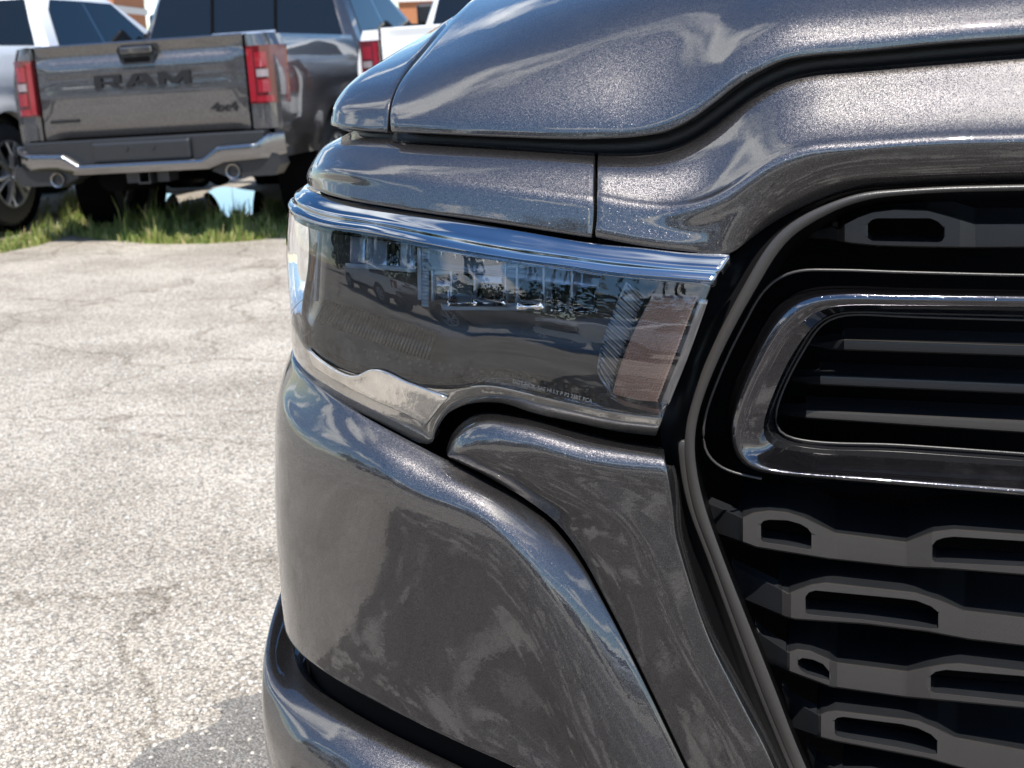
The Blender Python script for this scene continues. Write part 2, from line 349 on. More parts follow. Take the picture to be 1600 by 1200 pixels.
# ================================================================== GROUND
def ground_mat(name, dark, light, warm, scale=95.0, patchy=True):
    m = bpy.data.materials.new(name); m.use_nodes = True; nt = m.node_tree; N = nt.nodes; L = nt.links; b = N['Principled BSDF']; b.inputs['Roughness'].default_value = .9; b.inputs['Specular IOR Level'].default_value = .2
    t = N.new('ShaderNodeTexCoord')
    v = N.new('ShaderNodeTexVoronoi'); v.inputs['Scale'].default_value = scale; L.new(t.outputs['Object'], v.inputs['Vector'])
    v2 = N.new('ShaderNodeTexVoronoi'); v2.inputs['Scale'].default_value = scale*2.7; L.new(t.outputs['Object'], v2.inputs['Vector'])
    sep = N.new('ShaderNodeSeparateXYZ'); L.new(v.outputs['Color'], sep.inputs[0])
    c1 = N.new('ShaderNodeValToRGB'); e = c1.color_ramp.elements; e[0].color = (*dark, 1); e[1].color = (*light, 1); e[1].position = .75
    q = c1.color_ramp.elements.new(.3); q.color = (*[(a+b2)/2 for a, b2 in zip(dark, light)], 1); q = c1.color_ramp.elements.new(.55); q.color = (*warm, 1)
    L.new(sep.outputs[0], c1.inputs[0])
    # mortar between the stones
    dk = N.new('ShaderNodeValToRGB'); dk.color_ramp.elements[0].position = .28; dk.color_ramp.elements[0].color = (1, 1, 1, 1); dk.color_ramp.elements[1].position = .62; dk.color_ramp.elements[1].color = (.45, .43, .41, 1)
    L.new(v.outputs['Distance'], dk.inputs[0])
    mu = N.new('ShaderNodeMixRGB'); mu.blend_type = 'MULTIPLY'; mu.inputs[0].default_value = .8; L.new(c1.outputs[0], mu.inputs[1]); L.new(dk.outputs[0], mu.inputs[2])
    last = mu.outputs[0]
    n1 = N.new('ShaderNodeTexNoise'); n1.inputs['Scale'].default_value = 1.3; n1.inputs['Detail'].default_value = 8; n1.inputs['Roughness'].default_value = .62; L.new(t.outputs['Object'], n1.inputs['Vector'])
    r1 = N.new('ShaderNodeValToRGB'); r1.color_ramp.elements[0].position = .33; r1.color_ramp.elements[0].color = (.70, .68, .65, 1); r1.color_ramp.elements[1].position = .62; r1.color_ramp.elements[1].color = (1.06, 1.05, 1.03, 1); L.new(n1.outputs['Fac'], r1.inputs[0])
    m2 = N.new('ShaderNodeMixRGB'); m2.blend_type = 'MULTIPLY'; m2.inputs[0].default_value = 1.0; L.new(last, m2.inputs[1]); L.new(r1.outputs[0], m2.inputs[2]); last = m2.outputs[0]
    if patchy:
        n3 = N.new('ShaderNodeTexNoise'); n3.inputs['Scale'].default_value = .8; n3.inputs['Detail'].default_value = 4; L.new(t.outputs['Object'], n3.inputs['Vector'])
        wv = N.new('ShaderNodeTexVoronoi'); wv.feature = 'DISTANCE_TO_EDGE'; wv.inputs['Scale'].default_value = .75
        wa = N.new('ShaderNodeMixRGB'); wa.blend_type = 'LINEAR_LIGHT'; wa.inputs[0].default_value = .35; L.new(t.outputs['Object'], wa.inputs[1]); L.new(n1.outputs['Color'], wa.inputs[2]); L.new(wa.outputs[0], wv.inputs['Vector'])
        r3 = N.new('ShaderNodeValToRGB'); r3.color_ramp.elements[0].position = .0; r3.color_ramp.elements[0].color = (.42, .39, .34, 1); r3.color_ramp.elements[1].position = .013; r3.color_ramp.elements[1].color = (1, 1, 1, 1); L.new(wv.outputs['Distance'], r3.inputs[0])
        m3 = N.new('ShaderNodeMixRGB'); m3.blend_type = 'MULTIPLY'; m3.inputs[0].default_value = .7; L.new(last, m3.inputs[1]); L.new(r3.outputs[0], m3.inputs[2]); last = m3.outputs[0]
    L.new(last, b.inputs['Base Color'])
    iv = N.new('ShaderNodeMath'); iv.operation = 'MULTIPLY_ADD'; iv.inputs[1].default_value = -1; iv.inputs[2].default_value = 1; L.new(v.outputs['Distance'], iv.inputs[0])
    a2 = N.new('ShaderNodeMath'); a2.operation = 'MULTIPLY_ADD'; a2.inputs[1].default_value = -.3; L.new(v2.outputs['Distance'], a2.inputs[0]); L.new(iv.outputs[0], a2.inputs[2])
    a3 = N.new('ShaderNodeMath'); a3.operation = 'MULTIPLY_ADD'; a3.inputs[1].default_value = 2.2; L.new(n1.outputs['Fac'], a3.inputs[0]); L.new(a2.outputs[0], a3.inputs[2])
    bp = N.new('ShaderNodeBump'); bp.inputs['Strength'].default_value = .8; bp.inputs['Distance'].default_value = .006; L.new(a3.outputs[0], bp.inputs['Height']); L.new(bp.outputs[0], b.inputs['Normal'])
    return m
GROUND = ground_mat('pale_worn_aggregate', (.29, .27, .24), (.76, .71, .635), (.69, .61, .51), scale=125.0)
ASPH = ground_mat('grey_asphalt_patch', (.20, .20, .20), (.42, .41, .40), (.34, .33, .32), scale=210, patchy=False)
g = mobj('ground', [(-600, -600, 0), (600, -600, 0), (600, 600, 0), (-600, 600, 0)], [(0, 1, 2, 3)], GROUND, None, False); g['kind'] = 'structure'; g['label'] = 'pale worn gravelly asphalt lot'
pb = [(150, 1330), (172, 1270), (185, 1240), (196, 1205), (214, 1186), (233, 1170), (262, 1160), (300, 1147), (333, 1137), (352, 1119), (330, 1106), (352, 1096), (400, 1088), (460, 1050)]
pw = [tuple(at_z(a, b, 0.0)[:2]) for a, b in pb]+[(-.3, 3.4), (.6, 3.2), (.4, 2.1), (-.4, 1.95), (-.9, 1.9)]
pv = []
for i in range(len(pw)):
    a = np.array(pw[i]); b = np.array(pw[(i+1) % len(pw)]); nn = max(4, int(np.linalg.norm(b-a)/.06))
    for k in range(nn):
        q = a+(b-a)*k/nn+RNG.normal(0, .006, 2)*min(1, np.linalg.norm(b-a)*3); pv.append((q[0], q[1], .004))
ASPH = ground_mat('worn_grey_asphalt', (.24, .23, .22), (.47, .455, .43), (.38, .355, .325), scale=210, patchy=False)
o = mobj('asphalt_patch', pv, [tuple(range(len(pv)))], ASPH, None, False); o['kind'] = 'structure'; o['label'] = 'darker worn asphalt patch in front of the near truck'
DARKA = ground_mat('old_dark_asphalt', (.10, .094, .086), (.22, .205, .19), (.165, .15, .135), scale=150, patchy=False)
nt = DARKA.node_tree; N = nt.nodes; L = nt.links; b = N['Principled BSDF']; src = b.inputs['Base Color'].links[0].from_socket
t = N.new('ShaderNodeTexCoord'); n = N.new('ShaderNodeTexNoise'); n.inputs['Scale'].default_value = 4.2; n.inputs['Detail'].default_value = 12; n.inputs['Roughness'].default_value = .72; L.new(t.outputs['Object'], n.inputs['Vector'])
r = N.new('ShaderNodeValToRGB'); r.color_ramp.elements[0].position = .525; r.color_ramp.elements[1].position = .565; L.new(n.outputs['Fac'], r.inputs[0])
x = N.new('ShaderNodeMixRGB'); x.inputs[2].default_value = (.42, .385, .34, 1); L.new(r.outputs[0], x.inputs[0]); L.new(src, x.inputs[1]); L.new(x.outputs[0], b.inputs['Base Color'])
wv = N.new('ShaderNodeTexVoronoi'); wv.feature = 'DISTANCE_TO_EDGE'; wv.inputs['Scale'].default_value = 2.2
wa = N.new('ShaderNodeMixRGB'); wa.blend_type = 'LINEAR_LIGHT'; wa.inputs[0].default_value = .30; L.new(t.outputs['Object'], wa.inputs[1]); L.new(n.outputs['Color'], wa.inputs[2]); L.new(wa.outputs[0], wv.inputs['Vector'])
r3 = N.new('ShaderNodeValToRGB'); r3.color_ramp.elements[0].color = (.25, .24, .22, 1); r3.color_ramp.elements[1].position = .018; r3.color_ramp.elements[1].color = (1, 1, 1, 1); L.new(wv.outputs['Distance'], r3.inputs[0])
m3 = N.new('ShaderNodeMixRGB'); m3.blend_type = 'MULTIPLY'; m3.inputs[0].default_value = .9; L.new(x.outputs[0], m3.inputs[1]); L.new(r3.outputs[0], m3.inputs[2]); L.new(m3.outputs[0], b.inputs['Base Color'])
pw = [(-1.2, 1.85), (-.4, 1.9), (.6, 2.05), (2.2, 1.9), (6.0, 1.0), (7.0, -2.5), (4.5, -5.5), (1.0, -5.2), (-1.2, -4.0), (-2.6, -2.6), (-2.2, -1.0), (-2.5, .2), (-1.7, 1.2)]; pv = []
for i in range(len(pw)):
    a = np.array(pw[i]); b_ = np.array(pw[(i+1) % len(pw)]); nn = max(4, int(np.linalg.norm(b_-a)/.08))
    for k in range(nn): q = a+(b_-a)*k/nn+RNG.normal(0, .02, 2); pv.append((q[0], q[1], .008))
o = mobj('asphalt', pv, [tuple(range(len(pv)))], DARKA, None, False); o['kind'] = 'structure'; o['label'] = 'old dark asphalt with gravel showing through, mirrored in the bumper paint'
def scatter_stones(n=20000):
    bm = bmesh.new(); bmesh.ops.create_icosphere(bm, subdivisions=1, radius=1); tv = np.array([v.co[:] for v in bm.verts]); tf = np.array([[v.index for v in f.verts] for f in bm.faces]); bm.free()
    keep = []
    while len(keep) < n:
        y = 2.2+4.2*RNG.random()**2.2; x = -.42*y+RNG.random()*(.42*y-.05)
        if RNG.random() < .35+.65*(math.sin(x*5.1+y*2.3)*math.sin(y*4.7-x*1.3) > -.2): keep.append((x, y))
    P = np.array(keep); s = .0026+.0070*RNG.random(n)**3.2; s[:60] *= 1.6
    V = []; 
    ang = RNG.random(n)*6.283; sq = .45+.4*RNG.random((n, 1, 3)); jit = 1+.22*RNG.normal(size=(n, len(tv), 1))
    W = tv[None]*sq*jit*s[:, None, None]; W[:, :, 2] *= .8; c, d = np.cos(ang)[:, None], np.sin(ang)[:, None]
    X = W[:, :, 0]*c-W[:, :, 1]*d; Y = W[:, :, 0]*d+W[:, :, 1]*c
    V = np.stack([X+P[:, :1], Y+P[:, 1:], W[:, :, 2]+s[:, None]*.15], 2).reshape(-1, 3)
    F = (tf[None]+(np.arange(n)*len(tv))[:, None, None]).reshape(-1, 3)
    me = bpy.data.meshes.new('gravel'); me.from_pydata(V.tolist(), [], F.tolist())
    m = bpy.data.materials.new('loose_stone'); m.use_nodes = True; nt = m.node_tree; b = nt.nodes['Principled BSDF']; b.inputs['Roughness'].default_value = .9
    gm = nt.nodes.new('ShaderNodeNewGeometry'); cr2 = nt.nodes.new('ShaderNodeValToRGB'); e = cr2.color_ramp.elements; e[0].color = (.24, .22, .20, 1); e[1].color = (.62, .60, .56, 1)
    q = e.new(.5); q.color = (.50, .45, .38, 1); nt.links.new(gm.outputs['Random Per Island'], cr2.inputs[0]); nt.links.new(cr2.outputs[0], b.inputs['Base Color'])
    me.materials.append(m); me.polygons.foreach_set('use_smooth', [True]*len(me.polygons)); ob = bpy.data.objects.new('gravel', me); link(ob); ob['kind'] = 'stuff'; ob['label'] = 'small loose stones on the pale lot'
scatter_stones()

# ================================================================== THE NEAR PICKUP (front corner)
NEAR = empty('pickup_truck', 'charcoal metallic pickup truck in close-up, its headlight and grille filling the view', 'pickup truck', tuple(at_z(800, 900, 0)*np.array([1, 1, 0])))
NEAR.location = (0.25, 2.6, 0)
class _P:  # children keep world coordinates through the parent's inverse
    pass
def near(o):
    return o
def fix_parent(root):
    inv = Matrix.Translation(-Vector(root.location))
    for c in root.children: c.matrix_parent_inverse = inv

W = (.55, 0.0)
# --- band under the hood (fender nose above the headlight)
band = patch('fender_nose', [
    row([(527, 203, -.085), (615, 214, -.085), (755, 224, -.085), (927.5, 236, -.085)], wrap=W),
    row([(519, 211, -.062), (615, 220.5, -.060), (755, 230, -.060), (927.5, 242, -.060)], wrap=W),
    row([(500, 226, -.036), (615, 233, -.037), (755, 243, -.037), (926.5, 256, -.037)], wrap=W),
    row([(485, 246, -.021), (615, 263, -.010), (755, 279, -.010), (925.5, 300, -.010)], wrap=W),
    row([(479, 256, -.016), (503, 260, -.009), (615, 275, -.004), (755, 291, -.004), (925.5, 311, -.004)], wrap=W),
    row([(477, 275, -.009), (520, 283, -.003), (615, 300, .001), (755, 318, .001), (924.5, 341, .001)], wrap=W),
    row([(477, 289, -.009), (510, 301, -.001), (615, 322, .004), (755, 343, .004), (922.5, 369, .004)], wrap=W)], PAINT, NEAR, sub=5, depth=.02)
# --- header panel with the grille arch
hdr = patch('header_panel', [
    row([(937, 236, -.085), (1000, 236, -.085), (1037, 232, -.085), (1075, 219, -.085), (1112, 196, -.085), (1150, 167, -.085), (1187, 141, -.085), (1225, 122, -.085), (1262, 112, -.085), (1337, 105, -.085), (1450, 95, -.085), (1600, 83, -.085), (1760, 72, -.085)], 90),
    row([(936.5, 242, -.060), (1000, 242, -.060), (1037, 238, -.060), (1075, 225, -.060), (1112, 202.5, -.060), (1150, 173, -.060), (1187, 147, -.060), (1225, 127, -.060), (1262, 117, -.060), (1337, 110, -.060), (1450, 100, -.060), (1600, 88, -.060), (1760, 77, -.060)], 90),
    row([(936, 256, -.037), (1000, 259, -.037), (1037, 257, -.038), (1075, 248, -.04), (1112, 228, -.043), (1150, 200, -.045), (1187, 174, -.047), (1225, 154, -.047), (1262, 143, -.047), (1337, 135, -.047), (1450, 125, -.047), (1600, 116, -.047), (1760, 108, -.047)], 90),
    row([(935.5, 300, -.010), (1000, 312, -.010), (1040, 315, -.010), (1075, 312, -.010), (1112, 302, -.010), (1150, 279, -.010), (1187, 251, -.010), (1225, 230, -.011), (1262, 218, -.012), (1337, 211, -.012), (1469, 202, -.012), (1600, 198, -.012), (1760, 194, -.012)], 90),
    row([(935, 311, -.004), (1000, 323, -.004), (1050, 326, -.003), (1080, 323, .000), (1112, 313, .000), (1150, 293, -.001), (1187, 267, -.002), (1225, 246, -.002), (1262, 234, -.002), (1337, 227, -.002), (1469, 218, -.002), (1600, 214, -.002), (1760, 210, -.002)], 90),
    row([(934.5, 341, .001), (1000, 354, .001), (1060, 359, .001), (1100, 355, .001), (1140, 335, .000), (1172, 311, -.002), (1206, 289, -.003), (1242, 272, -.003), (1280, 259, -.003), (1340, 249, -.003), (1450, 242, -.003), (1600, 238, -.003), (1760, 235, -.003)], 90),
    row([(932.5, 359, .004), (1000, 372, .004), (1065, 379, .004), (1120, 378, .002), (1156, 357, -.002), (1184, 338, -.007), (1216, 318, -.010), (1253, 300, -.011), (1292, 285, -.011), (1338, 277, -.011), (1440, 271, -.011), (1600, 266, -.011), (1760, 264, -.011)], 90),
    row([(931.5, 369, .004), (1000, 382, .004), (1070, 390, .004), (1148, 393, -.002), (1169, 375, -.012), (1195, 356, -.018), (1225, 337, -.021), (1262, 319, -.022), (1300, 304, -.022), (1337, 294.5, -.022), (1412, 289, -.022), (1600, 283, -.022), (1760, 281, -.022)], 90)], PAINT, NEAR, sub=5, depth=.03)
# --- hood
def hood_rows():
    A = [(612, 204), (685, 207.5), (790, 212), (930, 214.5), (1000, 210), (1037, 204), (1075, 187), (1112, 161), (1150, 131), (1187, 109), (1225, 92), (1262, 85.5), (1337, 79), (1450, 67.5), (1600, 56), (1760, 45)]
    D = {'A2': [(611.5, 196), (685, 200), (790, 204), (930, 206), (1000, 202), (1037, 194), (1075, 177), (1112, 151), (1150, 121), (1187, 100), (1225, 83), (1262, 76), (1337, 69), (1450, 57), (1600, 45), (1760, 34)],
         'B': [(611.5, 176), (700, 173), (800, 172), (930, 171), (1000, 168), (1040, 158), (1080, 139), (1112, 118), (1150, 89), (1187, 69), (1225, 54), (1262, 48), (1337, 41), (1450, 30), (1600, 18), (1760, 7)],
         'C': [(625, 131), (740, 108), (880, 98), (1000, 92), (1060, 80), (1112, 58), (1150, 37), (1200, 16), (1262, 4), (1350, -4), (1450, -12), (1600, -24), (1760, -36)],
         'D': [(664, 81), (780, 54), (920, 34), (1050, 15), (1150, -12), (1262, -36), (1450, -56), (1600, -70), (1760, -84)],
         'E': [(713, 23), (830, 0), (980, -25), (1150, -58), (1300, -85), (1450, -102), (1760, -135)],
         'F': [(790, -35), (930, -55), (1100, -85), (1300, -125), (1500, -150), (1760, -180)],
         'G': [(880, -75), (1040, -95), (1200, -120), (1400, -155), (1760, -215)]}
    dl = {'A2': (.0004, .0006), 'B': (.007, .011), 'C': (.040, .034), 'D': (.080, .070), 'E': (.140, .125), 'F': (.30, .28), 'G': (.62, .6)}
    lx = {'A2': 0, 'B': .002, 'C': .012, 'D': .045, 'E': .11, 'F': .22, 'G': .35}
    n = 96; Q = smooth_poly(A, n); base = np.array([cast(u, v, -.046)[0] for u, v in Q]); rows = [base]
    for k, P in D.items():
        q = smooth_poly(P, n); out = []
        for i, (u, v) in enumerate(q):
            w = i/(n-1); dyy = dl[k][0]*(1-w)+dl[k][1]*w+lx[k]*max(0, 1-w/.35)**2
            out.append(at_y(u, v, base[i][1]+dyy))
        rows.append(np.array(out))
    return rows
hood = patch('hood', hood_rows(), PAINT, NEAR, sub=5, depth=.03)
# --- fender tip beside the hood
def tip_rows():
    Ls = [(516.5, 193), (521, 168), (533, 146), (556, 122), (600, 93), (650, 62), (699, 31.5), (765, -8)]
    Rs = [(603, 204.5), (606, 168), (616, 138), (635, 105), (663, 70), (691, 39), (708, 26), (771, -14)]
    dd = [0, .006, .030, .07, .15, .27, .42, .62]; base = cast(560, 199, -.055)[0][1]; rows = []
    for (l, r, d) in zip(Ls, Rs, dd):
        pl = at_y(*l, cast(l[0], 193, -.055)[0][1]*0+base+.055+d); pr = at_y(*r, base-.02+d+.01*(d > .05))
        mid = []
        for k in range(14):
            t = k/13; e = t**.55
            p = at_y(l[0]*(1-t)+r[0]*t, l[1]*(1-t)+r[1]*t+2*math.sin(t*math.pi), pl[1]*(1-e)+pr[1]*e); mid.append(p)
        pre = []
        for k in range(1, 8):
            q = .02*k+.006*k*k; pre.append(pl+np.array([-.035*q+.28*q*q, q, -.10*q]))
        rows.append(np.array(pre[::-1]+mid))
    return rows
tip = patch('fender', tip_rows(), PAINT, NEAR, sub=5, depth=.02)
# --- rubber seal under the hood edge
seal = strip('hood_seal', [(560, 208), (620, 214), (755, 221), (930, 229), (1000, 227.5), (1040, 221), (1078, 206), (1115, 181), (1152, 152), (1189, 128), (1226, 110), (1262, 101), (1337, 94), (1450, 83.5), (1600, 71), (1760, 60)], -.086, .011, RUBBER, NEAR, 80)
# --- bumper corner
OB = osil(423.5, 830)
topT = [(458, 570, OB-0.0368), (475, 591, OB-0.0364), (505, 613, OB-0.0352), (542, 638, OB-0.0335), (580, 659, OB-0.0322), (617, 678, OB-0.0320), (655, 698, OB-0.0330), (695, 718, OB-0.0340), (753, 747, OB-0.0360), (807, 776, OB-0.0380), (849, 808, OB-0.0380), (892, 857, OB-0.0340), (945, 948, OB-0.0280), (999, 1055, OB-0.0250), (1068, 1199, OB-0.0240), (1090, 1245, OB-0.0240)]
midT = [(444, 598, OB-0.0270), (452, 626, OB-0.0268), (480, 651, OB-0.0245), (540, 680, OB-0.0154), (600, 706, OB-0.0100), (660, 742, OB-0.0100), (712, 762, OB-0.0100), (765, 786, OB-0.0110), (808, 820, OB-0.0120), (850, 868, OB-0.0110), (895, 945, OB-0.0090), (945, 1055, OB-0.0080), (1005, 1195, OB-0.0070), (1028, 1245, OB-0.0070)]
crT = [(437.5, 632, OB-0.0180), (446, 645, OB-0.0179), (465, 668, OB-0.0169), (519, 701, OB-0.0097), (593, 733, OB-0.0011), (647, 766, OB-0.0010), (700, 786, OB-0.0010), (753, 808, OB-0.0010), (796, 846, OB-0.0010), (839, 904, OB-0.0010), (892, 1016, OB-0.0010), (956, 1175, OB-0.0010), (985, 1245, OB-0.0010)]
cr2T = [(435.5, 652, OB-0.0140), (443, 662, OB-0.0140), (462, 684, OB-0.0132), (515, 716, OB-0.0072), (588, 749, OB+0.0008), (640, 781, OB+0.0010), (690, 803, OB+0.0010), (738, 826, OB+0.0010), (778, 862, OB+0.0010), (820, 920, OB+0.0010), (872, 1030, OB+0.0010), (930, 1172, OB+0.0010), (962, 1245, OB+0.0010)]
botT = [(444, 987, OB-0.0030), (460, 1012, OB-0.0034), (497, 1042, OB-0.0053), (593, 1098, OB-0.0080), (700, 1151, OB-0.0060), (807, 1199, OB-0.0060), (885, 1240, OB-0.0060)]
def mixrow(a, b, t, o, n=70):
    A = smooth_poly(a, n); B = smooth_poly(b, n); q = A*(1-t)+B*t; q[:, 2] = o if np.isscalar(o) else np.interp(np.linspace(0, 1, n), np.linspace(0, 1, len(o)), o); return [tuple(x) for x in q[::3]]+[tuple(q[-1])]
bump = patch('bumper_corner', [row(topT, 70, W), row(midT, 70, W), row(crT, 70, W), row(cr2T, 70, W),
    row(mixrow(cr2T, botT, .30, [OB-.005, OB-.001, OB-.004, OB-.004]), 70, W), row(mixrow(cr2T, botT, .65, [OB, OB-.003, OB-.008, OB-.006]), 70, W),
    row(mixrow(cr2T, botT, .93, [OB-.002, OB-.005, OB-.006, OB-.004]), 70, W), row(botT, 70, W)], PAINT, NEAR, sub=5, depth=.035)
# --- inner bumper strake running down beside the grille
OS = OB-.014
stk = patch('bumper_strake', [
    row([(697, 704, OS-.036), (701, 688, OS-.038), (721, 660, OS-.042), (743, 646, OS-.044), (807, 648, OS-.044), (913, 675, OS-.044), (967, 688, OS-.044), (1035, 699, OS-.044)], 60),
    row([(698, 706, OS-.028), (703, 690, OS-.029), (724, 664, OS-.031), (746, 651, OS-.032), (810, 654, OS-.032), (914, 681, OS-.032), (968, 693, OS-.032), (1036, 704, OS-.032)], 60),
    row([(699, 709, OS-.016), (707, 695, OS-.012), (731, 676, OS-.008), (755, 668, OS-.007), (818, 674, OS-.006), (913, 699, OS-.006), (968, 708, OS-.006), (1036.5, 716, OS-.006)], 60),
    row([(700, 712, OS-.014), (712, 706, OS-.006), (738, 694, OS-.002), (765, 688, OS-.001), (828, 694, .0+OS), (915, 716, OS), (970, 725, OS), (1038, 730, OS)], 60),
    row([(710, 720, OS-.020), (735, 722, OS-.008), (775, 722, OS-.001), (850, 733, OS-.001), (930, 748, OS), (1046, 775, OS)], 60),
    row([(760, 744, OS-.020), (800, 757, OS-.010), (880, 772, OS-.003), (950, 790, OS), (1052, 830, OS-.001)], 60),
    row([(855, 803, OS-.018), (900, 815, OS-.010), (950, 830, OS-.004), (1000, 850, OS), (1064, 877, OS-.001)], 60),
    row([(901, 855, OS-.016), (940, 880, OS-.009), (985, 905, OS-.004), (1030, 925, OS), (1082, 935, OS-.001)], 60),
    row([(953, 948, OS-.014), (985, 965, OS-.009), (1025, 985, OS-.004), (1060, 1000, OS), (1107, 1003, OS-.001)], 60),
    row([(1007, 1055, OS-.012), (1035, 1068, OS-.008), (1070, 1080, OS-.004), (1105, 1088, OS), (1152, 1092, OS-.001)], 60),
    row([(1076, 1199, OS-.012), (1100, 1199, OS-.008), (1130, 1197, OS-.004), (1160, 1195, OS), (1203, 1192, OS-.001)], 60),
    row([(1098, 1245, OS-.012), (1122, 1245, OS-.008), (1150, 1245, OS-.004), (1182, 1245, OS), (1226, 1245, OS-.001)], 60)], PAINT, NEAR, sub=4, depth=.035)
# --- lower bumper
OL = osil(402.5, 1085); W3 = (.45, .10, 24)
low = patch('lower_bumper', [
    row([(455, 1016, OL-.060), (467, 1040, OL-.060), (500, 1080, OL-.060), (550, 1112, OL-.060), (600, 1140, OL-.060), (650, 1165, OL-.060), (712, 1195, OL-.060), (800, 1240, OL-.06)], 60, W3),
    row([(443, 1032, OL-.041), (458, 1062, OL-.041), (492, 1098, OL-.041), (543, 1129, OL-.041), (592, 1157, OL-.041), (642, 1183, OL-.041), (704, 1215, OL-.041), (790, 1262, OL-.041)], 60, W3),
    row([(424, 1045, OL-.018), (440, 1088, OL-.018), (472, 1126, OL-.018), (525, 1160, OL-.018), (575, 1190, OL-.018), (630, 1222, OL-.018), (690, 1255, OL-.018), (775, 1300, OL-.018)], 60, W3),
    row([(409, 1050, OL-.003), (411, 1085, OL-.003), (424, 1124, OL-.003), (456, 1160, OL-.003), (493, 1193, OL-.003), (560, 1240, OL-.003), (650, 1300, OL-.003), (700, 1330, OL-.003)], 60, W3),
    row([(407.5, 1072, OL), (410, 1105, OL), (423, 1141, OL), (452, 1176, OL), (488, 1210, OL), (552, 1258, OL), (640, 1320, OL), (690, 1350, OL)], 60, W3),
    row([(413, 1160, OL-.002), (420, 1190, OL-.002), (438, 1230, OL-.002), (470, 1265, OL-.002), (530, 1310, OL-.002), (620, 1370, OL-.002), (680, 1400, OL-.002)], 60, W),
    row([(440, 1280, OL-.02), (455, 1320, OL-.02), (490, 1360, OL-.02), (540, 1400, OL-.02), (620, 1450, OL-.02), (680, 1480, OL-.02)], 60, W)], PAINT, NEAR, sub=5, depth=.05)
# --- black inner structure behind the gaps
W2 = (.5, 0)
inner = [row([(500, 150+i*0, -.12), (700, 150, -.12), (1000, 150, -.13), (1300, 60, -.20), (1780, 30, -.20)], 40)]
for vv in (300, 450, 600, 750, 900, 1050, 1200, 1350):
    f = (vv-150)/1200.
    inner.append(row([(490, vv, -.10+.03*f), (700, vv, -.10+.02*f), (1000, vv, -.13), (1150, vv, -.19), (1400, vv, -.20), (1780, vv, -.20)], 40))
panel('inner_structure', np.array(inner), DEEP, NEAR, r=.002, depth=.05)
def gap_fill(line, o, n=50, w=14, wrap=None):
    a = [(u, v-w, oo if False else o) for (u, v) in line]; b = [(u, v+w, o) for (u, v) in line]
    return [row(a, n, wrap), row(b, n, wrap)]
patch('gap_liner', [row([(446, 985), (460, 1009), (497, 1039), (593, 1095), (700, 1148), (807, 1196), (890, 1235)], 60, W, OB-.022), row([(447, 1000), (466, 1043), (500, 1084), (550, 1116), (600, 1144), (650, 1169), (712, 1199), (800, 1245)], 60, W, OL-.068)], DEEP, NEAR, sub=3, flange=False)  # black sheet added across the gap to darken it as shadow
patch('gap_liner', gap_fill([(458, 570), (505, 610), (580, 656), (655, 694), (700, 712)], OB-.105, w=26, wrap=W), DEEP, NEAR, sub=2)
patch('gap_liner', gap_fill([(520, 210), (615, 222), (755, 230), (933, 240)], -.105, w=30, wrap=W), DEEP, NEAR, sub=2)
patch('gap_liner', gap_fill([(480, 292), (510, 304), (615, 324), (755, 346), (926, 371), (1000, 384), (1130, 396)], -.024, w=8, wrap=W), DEEP, NEAR, sub=2)

# ------------------------------------------------------------------ headlight
top_e = [(475, 294), (505, 306), (580, 321), (692, 339.5), (830, 364), (930, 380), (1000, 387), (1075, 395), (1139, 398)]
bev_e = [(459, 330), (480, 342), (496, 347), (580, 360), (655, 376), (730, 391), (830, 407), (872, 412), (965, 425), (1050, 432), (1113, 437)]
low_e = [(454, 508), (466, 524), (475, 545), (492, 557), (535, 578), (580, 590), (640, 602), (700, 609), (760, 604), (830, 618), (900, 634), (965, 647), (1032, 655)]
bot_e = [(456, 564), (475, 586), (505, 608), (542, 633), (580, 653), (617, 672), (655, 690), (670, 693), (682, 672), (700, 647), (730, 632), (775, 629), (842, 648), (903, 661), (965, 674), (1023, 681)]
def wo(P, *o):
    q = smooth_poly([(p[0], p[1], 0) for p in P], 61); oo = np.interp(np.linspace(0, 1, 61), np.linspace(0, 1, len(o)), o); return [(a, b, c) for (a, b, _), c in zip(q, oo)]
def px_mix(A, B, t): 
    a = smooth_poly([(p[0], p[1]) for p in A], 61); b = smooth_poly([(p[0], p[1]) for p in B], 61); return [tuple(x) for x in a*(1-t)+b*t]
OFFS = .0205
LT = row(wo(top_e, -.028, -.016, -.016), 110, W); LT2 = row(wo(px_mix(top_e, bev_e, .14), -.023, -.012, -.012), 110, W)
LB0 = row(wo(px_mix(top_e, bev_e, .58), -.0105, -.0035, -.0035), 110, W); LB = row(wo(bev_e, -.003, .000, .001), 110, W)
LM1 = row(wo(px_mix(bev_e, low_e, .33), .0035, .008, .009), 110, W); LM2 = row(wo(px_mix(bev_e, low_e, .67), .0045, .012, .0135), 110, W)
LL = row(wo(low_e, .002, .011, .013), 110, W); LBm = row(wo(px_mix(low_e, bot_e, .55), .003, .008), 110, W); LBt = row(wo(bot_e, .000, -.004), 110, W, sm=0)
head_lens = patch('lens', [LB, LM1, LM2, LL], LENS, NEAR, sub=8, r=.0008, depth=.002)
LBa = row(wo(px_mix(top_e, bev_e, .40), -.0160, -.0070, -.0070), 110, W); LBb = row(wo(px_mix(top_e, bev_e, .82), -.0092, -.0022, -.0020), 110, W)
patch('chrome_strip', [LT, LT2, LBa, LB0, LBb, LB], mat('strip_chrome', (.35, .37, .40), .06, 1.0, vary=(20, .15)), NEAR, sub=6, depth=.012)
SMOKE = mat('smoked_rim', (.40, .385, .36), .06, .85, coat=1.0, bump=(30, .07, .01), vary=(22, .35))
patch('lower_rim', [LL, LBm, LBt], SMOKE, NEAR, sub=6, depth=.03)
head = NEAR
